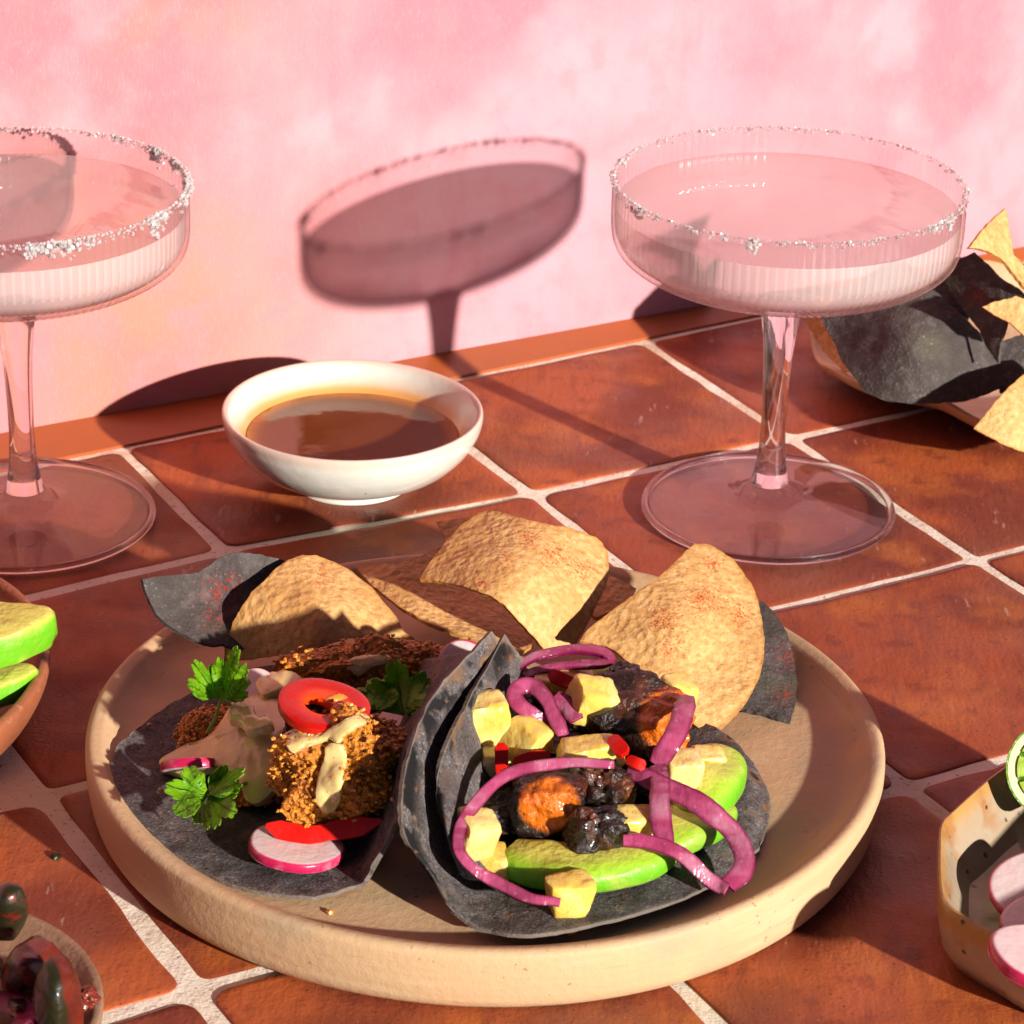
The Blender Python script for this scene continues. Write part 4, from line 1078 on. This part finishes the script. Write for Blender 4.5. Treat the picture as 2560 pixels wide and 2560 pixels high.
chip('blue_corn_chip', [(2045, 780), (2120, 730), (2200, 690), (2300, 690), (2366, 722), (2373, 761), (2409, 790), (2445, 826), (2482, 880), (2500, 920), (2514, 964), (2470, 985), (2409, 1004), (2310, 1010), (2221, 1005), (2163, 982), (2134, 942), (2105, 906), (2080, 848)],
     [(2045, 780, .040), (2200, 690, .056), (2366, 722, .056), (2445, 826, .042), (2514, 964, .022), (2409, 1004, .0195), (2221, 1005, .0190), (2134, 942, .024), (2080, 848, .032), (2280, 850, .043)], 'dark', 'biggest dark chip filling the left of the wavy platter', [(2400, 760, 60)], group=GB)
chip('blue_corn_chip', [(2431, 634), (2470, 668), (2496, 696), (2554, 732), (2600, 790), (2520, 800), (2500, 862), (2496, 910), (2460, 860), (2449, 826), (2420, 790), (2395, 754), (2360, 703), (2395, 650)],
     [(2431, 634, .078), (2554, 732, .066), (2600, 790, .060), (2496, 910, .036), (2395, 754, .054), (2470, 760, .058)], 'dark', 'dark chip standing behind the biggest dark one on the platter', [(2440, 740, 60), (2480, 780, 40)], group=GB)
chip('blue_corn_chip', [(2330, 660), (2400, 640), (2440, 700), (2420, 800), (2350, 800), (2290, 740)], [(2330, 660, .060), (2400, 640, .066), (2420, 800, .044), (2290, 740, .050)], 'dark', 'dark chip mostly hidden by the cocktail glass bowl', group=GB)
chip('corn_chip', [(2514, 520), (2490, 540), (2467, 562), (2422, 620), (2445, 622), (2467, 627), (2500, 645), (2522, 667), (2560, 717), (2640, 800), (2640, 740), (2560, 665), (2536, 638), (2525, 580)],
     [(2514, 520, .094), (2422, 620, .091), (2522, 667, .077), (2640, 790, .058), (2560, 660, .076)], 'corn', 'pointed corn chip standing highest on the platter', group=GB, center=(2505, 615))
chip('corn_chip', [(2456, 768), (2485, 754), (2540, 741), (2620, 760), (2640, 860), (2560, 840), (2525, 808), (2490, 790)],
     [(2456, 768, .062), (2540, 741, .066), (2640, 850, .050), (2525, 808, .057)], 'corn', 'reddish brown chip in shade below the pointed one', group=GB)
chip('corn_chip', [(2435, 1072), (2474, 1022), (2518, 971), (2560, 935), (2640, 900), (2700, 1000), (2680, 1110), (2600, 1140), (2540, 1124), (2503, 1109), (2470, 1090)],
     [(2435, 1072, .0240), (2518, 971, .036), (2640, 900, .036), (2680, 1110, .010), (2540, 1124, .0165), (2560, 1020, .030)], 'corn', 'corn chip hanging over the front rim of the wavy platter', group=GB)
chip('corn_chip', [(2010, 800), (2030, 780), (2052, 778), (2066, 810), (2088, 860), (2130, 930), (2110, 930), (2060, 880)],
     [(2010, 800, .030), (2052, 778, .036), (2130, 930, .020), (2060, 880, .020)], 'corn', 'corn chip showing a thin lit edge left of the biggest dark chip', group=GB, center=(2065, 850))
chip('blue_corn_chip', [(2480, 860), (2600, 820), (2760, 860), (2740, 980), (2620, 1010), (2500, 980)], [(2480, 860, .034), (2600, 820, .040), (2740, 980, .020), (2500, 980, .020)], 'dark', 'dark chip in the black shade right of the biggest dark chip', group=GB)

# ------------------------------------------------------------------ left dish with avocado
DC = at(-600, 1655, .026)
dish = lathe('avocado_dish', dense([(.0003, .006), (.06, .007), (.078, .012), (.0865, .021), (.0885, .0262), (.0905, .0268), (.0920, .0250), (.0905, .0180), (.084, .0085), (.070, .0010), (.0003, .0006)], 44), V((DC.x, DC.y, 0)), 'clay', None, seg=120)
tag(dish, 'reddish clay dish at the left edge holding avocado slices', 'dish')
G2 = 'avocado slices in the clay dish'
def slab_avo(outline, z0, z1, label):
    """sliced avocado: flat yellow cut face above, green rounded rim below"""
    T = [at(x, y, z1) for x, y in outline]
    T = [V(p) for p in cr(T, 70, True)]
    c = sum(T, V()) / len(T)
    vs, fs, sk = [], [], []
    n = len(T)
    for s, dz, k_ in ((.2, .0002, 0), (.6, 0, 0), (.86, .0, .0), (.95, -.0004, .25), (.99, -.0016, .9), (1.0, -.004, 1), (1.0, -(z1 - z0) * .7, 1), (.93, -(z1 - z0), 1), (.4, -(z1 - z0), .3)):
        for p in T:
            q = c + (p - c) * s + V((0, 0, dz)); q += V((nz(q, 120), nz(q, 120, 4), nz(q, 120, 8))) * .0006
            vs.append(q); sk.append(k_)
    for r in range(8):
        for k in range(n): fs.append((r * n + k, r * n + (k + 1) % n, (r + 1) * n + (k + 1) % n, (r + 1) * n + k))
    fs.append(tuple(range(n))); fs.append(tuple(8 * n + k for k in range(n)))
    o = mk('avocado_slice', vs, fs, 'avo', attrs={'skin': sk})
    return tag(o, label, 'avocado', G2)
slab_avo([(-300, 1490), (-120, 1492), (20, 1500), (124, 1510), (136, 1535), (60, 1575), (-60, 1610), (-220, 1640), (-330, 1600)], .031, .0425, 'upper avocado slice overhanging the rim of the clay dish')
slab_avo([(-300, 1670), (-150, 1650), (0, 1652), (82, 1655), (95, 1672), (40, 1700), (-60, 1740), (-220, 1780), (-330, 1740)], .0205, .0290, 'lower avocado slice tucked beneath the other in the clay dish')

# ------------------------------------------------------------------ front left plate with tomatoes
TC = at(-255, 2520, .012)
tp = lathe('side_plate', dense([(.0003, .006), (.036, .006), (.046, .0075), (.0515, .0112), (.0535, .0122), (.0552, .0112), (.0535, .0060), (.044, .0010), (.0003, .0006)], 40), V((TC.x, TC.y, 0)), 'pinkclay', None, seg=110)
tag(tp, 'sandy clay side plate in the front left corner with tomato wedges', 'plate')
def tomato(pts, label, skin_dir, dark=False):
    """cut chunk: rounded hull of the given corners; the side turned to skin_dir carries the skin"""
    P = [at(*q) for q in pts]
    cen = sum(P, V()) / len(P)
    bm = bmesh.new()
    for p in P: bm.verts.new(cen + (p - cen) * 1.38)
    g = bmesh.ops.convex_hull(bm, input=bm.verts[:])
    bmesh.ops.delete(bm, geom=[v for v in bm.verts if not v.link_faces], context='VERTS')
    for k in range(3):
        bmesh.ops.triangulate(bm, faces=bm.faces[:])
        bmesh.ops.subdivide_edges(bm, edges=bm.edges[:], cuts=1, use_grid_fill=True)
        bmesh.ops.triangulate(bm, faces=bm.faces[:])
        if k < 2: bmesh.ops.smooth_vert(bm, verts=bm.verts[:], factor=.42, use_axis_x=True, use_axis_y=True, use_axis_z=True)
    bmesh.ops.smooth_vert(bm, verts=bm.verts[:], factor=.5, use_axis_x=True, use_axis_y=True, use_axis_z=True)
    bm.normal_update()
    bm.verts.index_update()
    sd = V(skin_dir).normalized()
    sk = [max(0, min(1, .45 + 1.6 * (v.normal.dot(sd) - .25))) for v in bm.verts]
    vs = [v.co + v.normal * (nz(v.co, 140) * .0009 + nz(v.co, 400) * .0004) * (1.2 - q) for v, q in zip(bm.verts, sk)]
    o = mk('tomato_wedge', vs, [tuple(v.index for v in f.verts) for f in bm.faces], 'tomato', attrs={'skin': sk, 'stripe': [0 if dark else q for q in sk]}, sharp=70)
    bm.free()
    return tag(o, label, 'tomato', 'dark tomato wedges')
tomato([(17, 2200, .036), (50, 2231, .034), (70, 2277, .028), (36, 2346, .015), (-30, 2345, .014), (-50, 2240, .030), (8, 2262, .034), (20, 2330, .020)], 'red and green striped tomato wedge standing at the plate edge', (.6, -1, .3))
tomato([(75, 2346, .026), (126, 2369, .026), (155, 2395, .022), (92, 2450, .022), (78, 2492, .012), (6, 2480, .012), (29, 2404, .024), (46, 2369, .027), (60, 2420, .027), (140, 2470, .010)], 'dark red tomato wedge with its cut face up, left of the greenish wedge', (-1, -.2, -.3))
tomato([(158, 2392, .034), (186, 2440, .030), (200, 2520, .022), (197, 2600, .010), (85, 2600, .012), (84, 2473, .026), (115, 2425, .033), (140, 2500, .030), (150, 2620, .012)], 'blackish green tomato wedge at the bottom edge with red seeds beside it', (-.5, -1, .2), True)
tomato([(-60, 2380, .020), (10, 2400, .018), (4, 2440, .012), (-50, 2470, .010), (-70, 2420, .022), (-10, 2420, .022)], 'tomato wedge almost out of view at the left edge below the striped one', (-.3, -1, .6))
tomato([(20, 2500, .016), (70, 2495, .015), (75, 2540, .012), (20, 2550, .010), (45, 2515, .020), (10, 2520, .012)], 'dark tomato piece with flat cut side behind the pink onion ring', (-.2, -.3, 1), True)
pulp = lump('tomato_pulp', at(216, 2492, .0160), (.0032, .0040, .0028), 'tomflesh', amp=.35, ns=2.5)
tag(pulp, 'bit of red tomato pulp on the rim of the front left plate', 'tomato')
on = lathe('onion_slice', [(.0100, .0020, .2), (.0150, .0032, .35), (.0160, .0030, .9), (.0168, .0015, 1), (.0160, 0, .9), (.0100, 0, .2)], at(-52, 2560, .0150), 'onion', None, seg=60, attrs='skin', closed=True, tilt=Euler((R_(-12), 0, 0)).to_matrix())
tag(on, 'pink onion ring slice in the front left corner', 'onion')

# ------------------------------------------------------------------ front right faceted bowl with radish and lime
rimpx = [(2382, 2024), (2350, 2058), (2345, 2120), (2346, 2205), (2360, 2258), (2420, 2300), (2500, 2345), (2620, 2410), (2780, 2440), (2950, 2390), (3070, 2270), (3090, 2090), (2960, 1940), (2780, 1860), (2620, 1860), (2519, 1910)]
RP = [at(x, y, .026) for x, y in rimpx]
RP = [V(p) for p in cr(RP, 128, True)]
bc = sum(RP, V()) / len(RP)
vs, fs, rv = [], [], []
for s, z, rr in ((.02, .007, 0), (.4, .007, 0), (.68, .008, .05), (.80, .013, .25), (.90, .0215, .5), (.955, .0252, .8), (.975, .0262, 1), (.992, .0260, 1), (1.0, .0250, 1), (1.0, .0225, .9), (.985, .0170, .5), (.93, .0085, .3), (.82, .0015, .2), (.72, .0004, .2), (.02, .0004, 0)):
    for k, p in enumerate(RP):
        up_ = min(1, max(0, (p.x - at(2560, 2100, .026).x) / .05)); up_ = up_ * up_ * (3 - 2 * up_)  # height added to the unseen right side of the rim, to shade the inside
        q = bc + (p - bc) * s; q.z = z * (1 + .35 * up_ * max(0, min(1, (z - .007) / .012))) + noise.noise(p * 40 + V((0, 0, z * 30))) * .0009 * (1 if z > .002 else 0); vs.append(q); rv.append(rr)
n = len(RP); m = len(vs) // n
for r in range(m - 1):
    for k in range(n): fs.append((r * n + k, r * n + (k + 1) % n, (r + 1) * n + (k + 1) % n, (r + 1) * n + k))
fs.append(tuple(range(n))); fs.append(tuple((m - 1) * n + k for k in range(n)))
fb = mk('faceted_bowl', vs, fs, 'stone', attrs={'rim': rv})
tag(fb, 'faceted speckled stoneware bowl at the right edge with radish and lime', 'bowl')
radish(at(2602, 2232, .0150), .0148, .0026, (R_(14), R_(-10), .3), 'largest radish slice in the faceted bowl, uppermost of the three')
radish(at(2610, 2325, .0120), .0130, .0030, (R_(6), R_(-4), .5), 'middle radish slice in the faceted bowl, partly under the largest')
radish(at(2606, 2412, .0262), .0150, .0036, (R_(2), R_(10), .2), 'front radish slice resting on the rim of the faceted bowl')
lc = at(2640, 1925, .034)
t = thing('lime_half', V((lc.x, lc.y, .016)), 'cut lime half leaning on the back rim of the faceted bowl', 'lime')
LT = Euler((R_(62), R_(0), R_(-8))).to_matrix()
rl = .0148
lathe('rind', [(rl, 0), (rl * 1.0, -.002), (rl * .93, -.0065), (rl * .75, -.0115), (rl * .45, -.0150), (.0003, -.0165), (.0003, -.0160), (rl * .9, -.004), (rl * .965, 0)], lc, 'rind', t, seg=60, tilt=LT)
lathe('pith', [(rl * .965, .0001), (rl * .80, .0002), (rl * .80, -.002), (rl * .95, -.002)], lc, 'limepith', t, seg=60, tilt=LT, closed=True)
for k in range(9):
    a0, a1 = 2 * math.pi * k / 9 + .05, 2 * math.pi * (k + 1) / 9 - .05
    pv = [V((.0012 * math.cos((a0 + a1) / 2), .0012 * math.sin((a0 + a1) / 2), .0004))] + [V((rl * .79 * math.cos(a0 + (a1 - a0) * s / 6), rl * .79 * math.sin(a0 + (a1 - a0) * s / 6), .0003)) for s in range(7)]
    cen = sum(pv, V()) / len(pv)
    top = [cen + (p - cen) * .9 + V((0, 0, .0005)) for p in pv]
    bot = [V((p.x, p.y, -.003)) for p in pv]
    vv = [LT @ p + lc for p in top + pv + bot]; q = len(pv)
    ff = [tuple(range(q))] + [(r * q + s, r * q + (s + 1) % q, (r + 1) * q + (s + 1) % q, (r + 1) * q + s) for r in range(2) for s in range(q)] + [tuple(2 * q + s for s in range(q))]
    mk('segment', vv, ff, 'limeflesh', t)
lathe('membrane', [(rl * .80, -.0004), (.0003, -.0004), (.0003, -.0030), (rl * .80, -.0030)], lc, 'limepith', t, seg=60, tilt=LT)
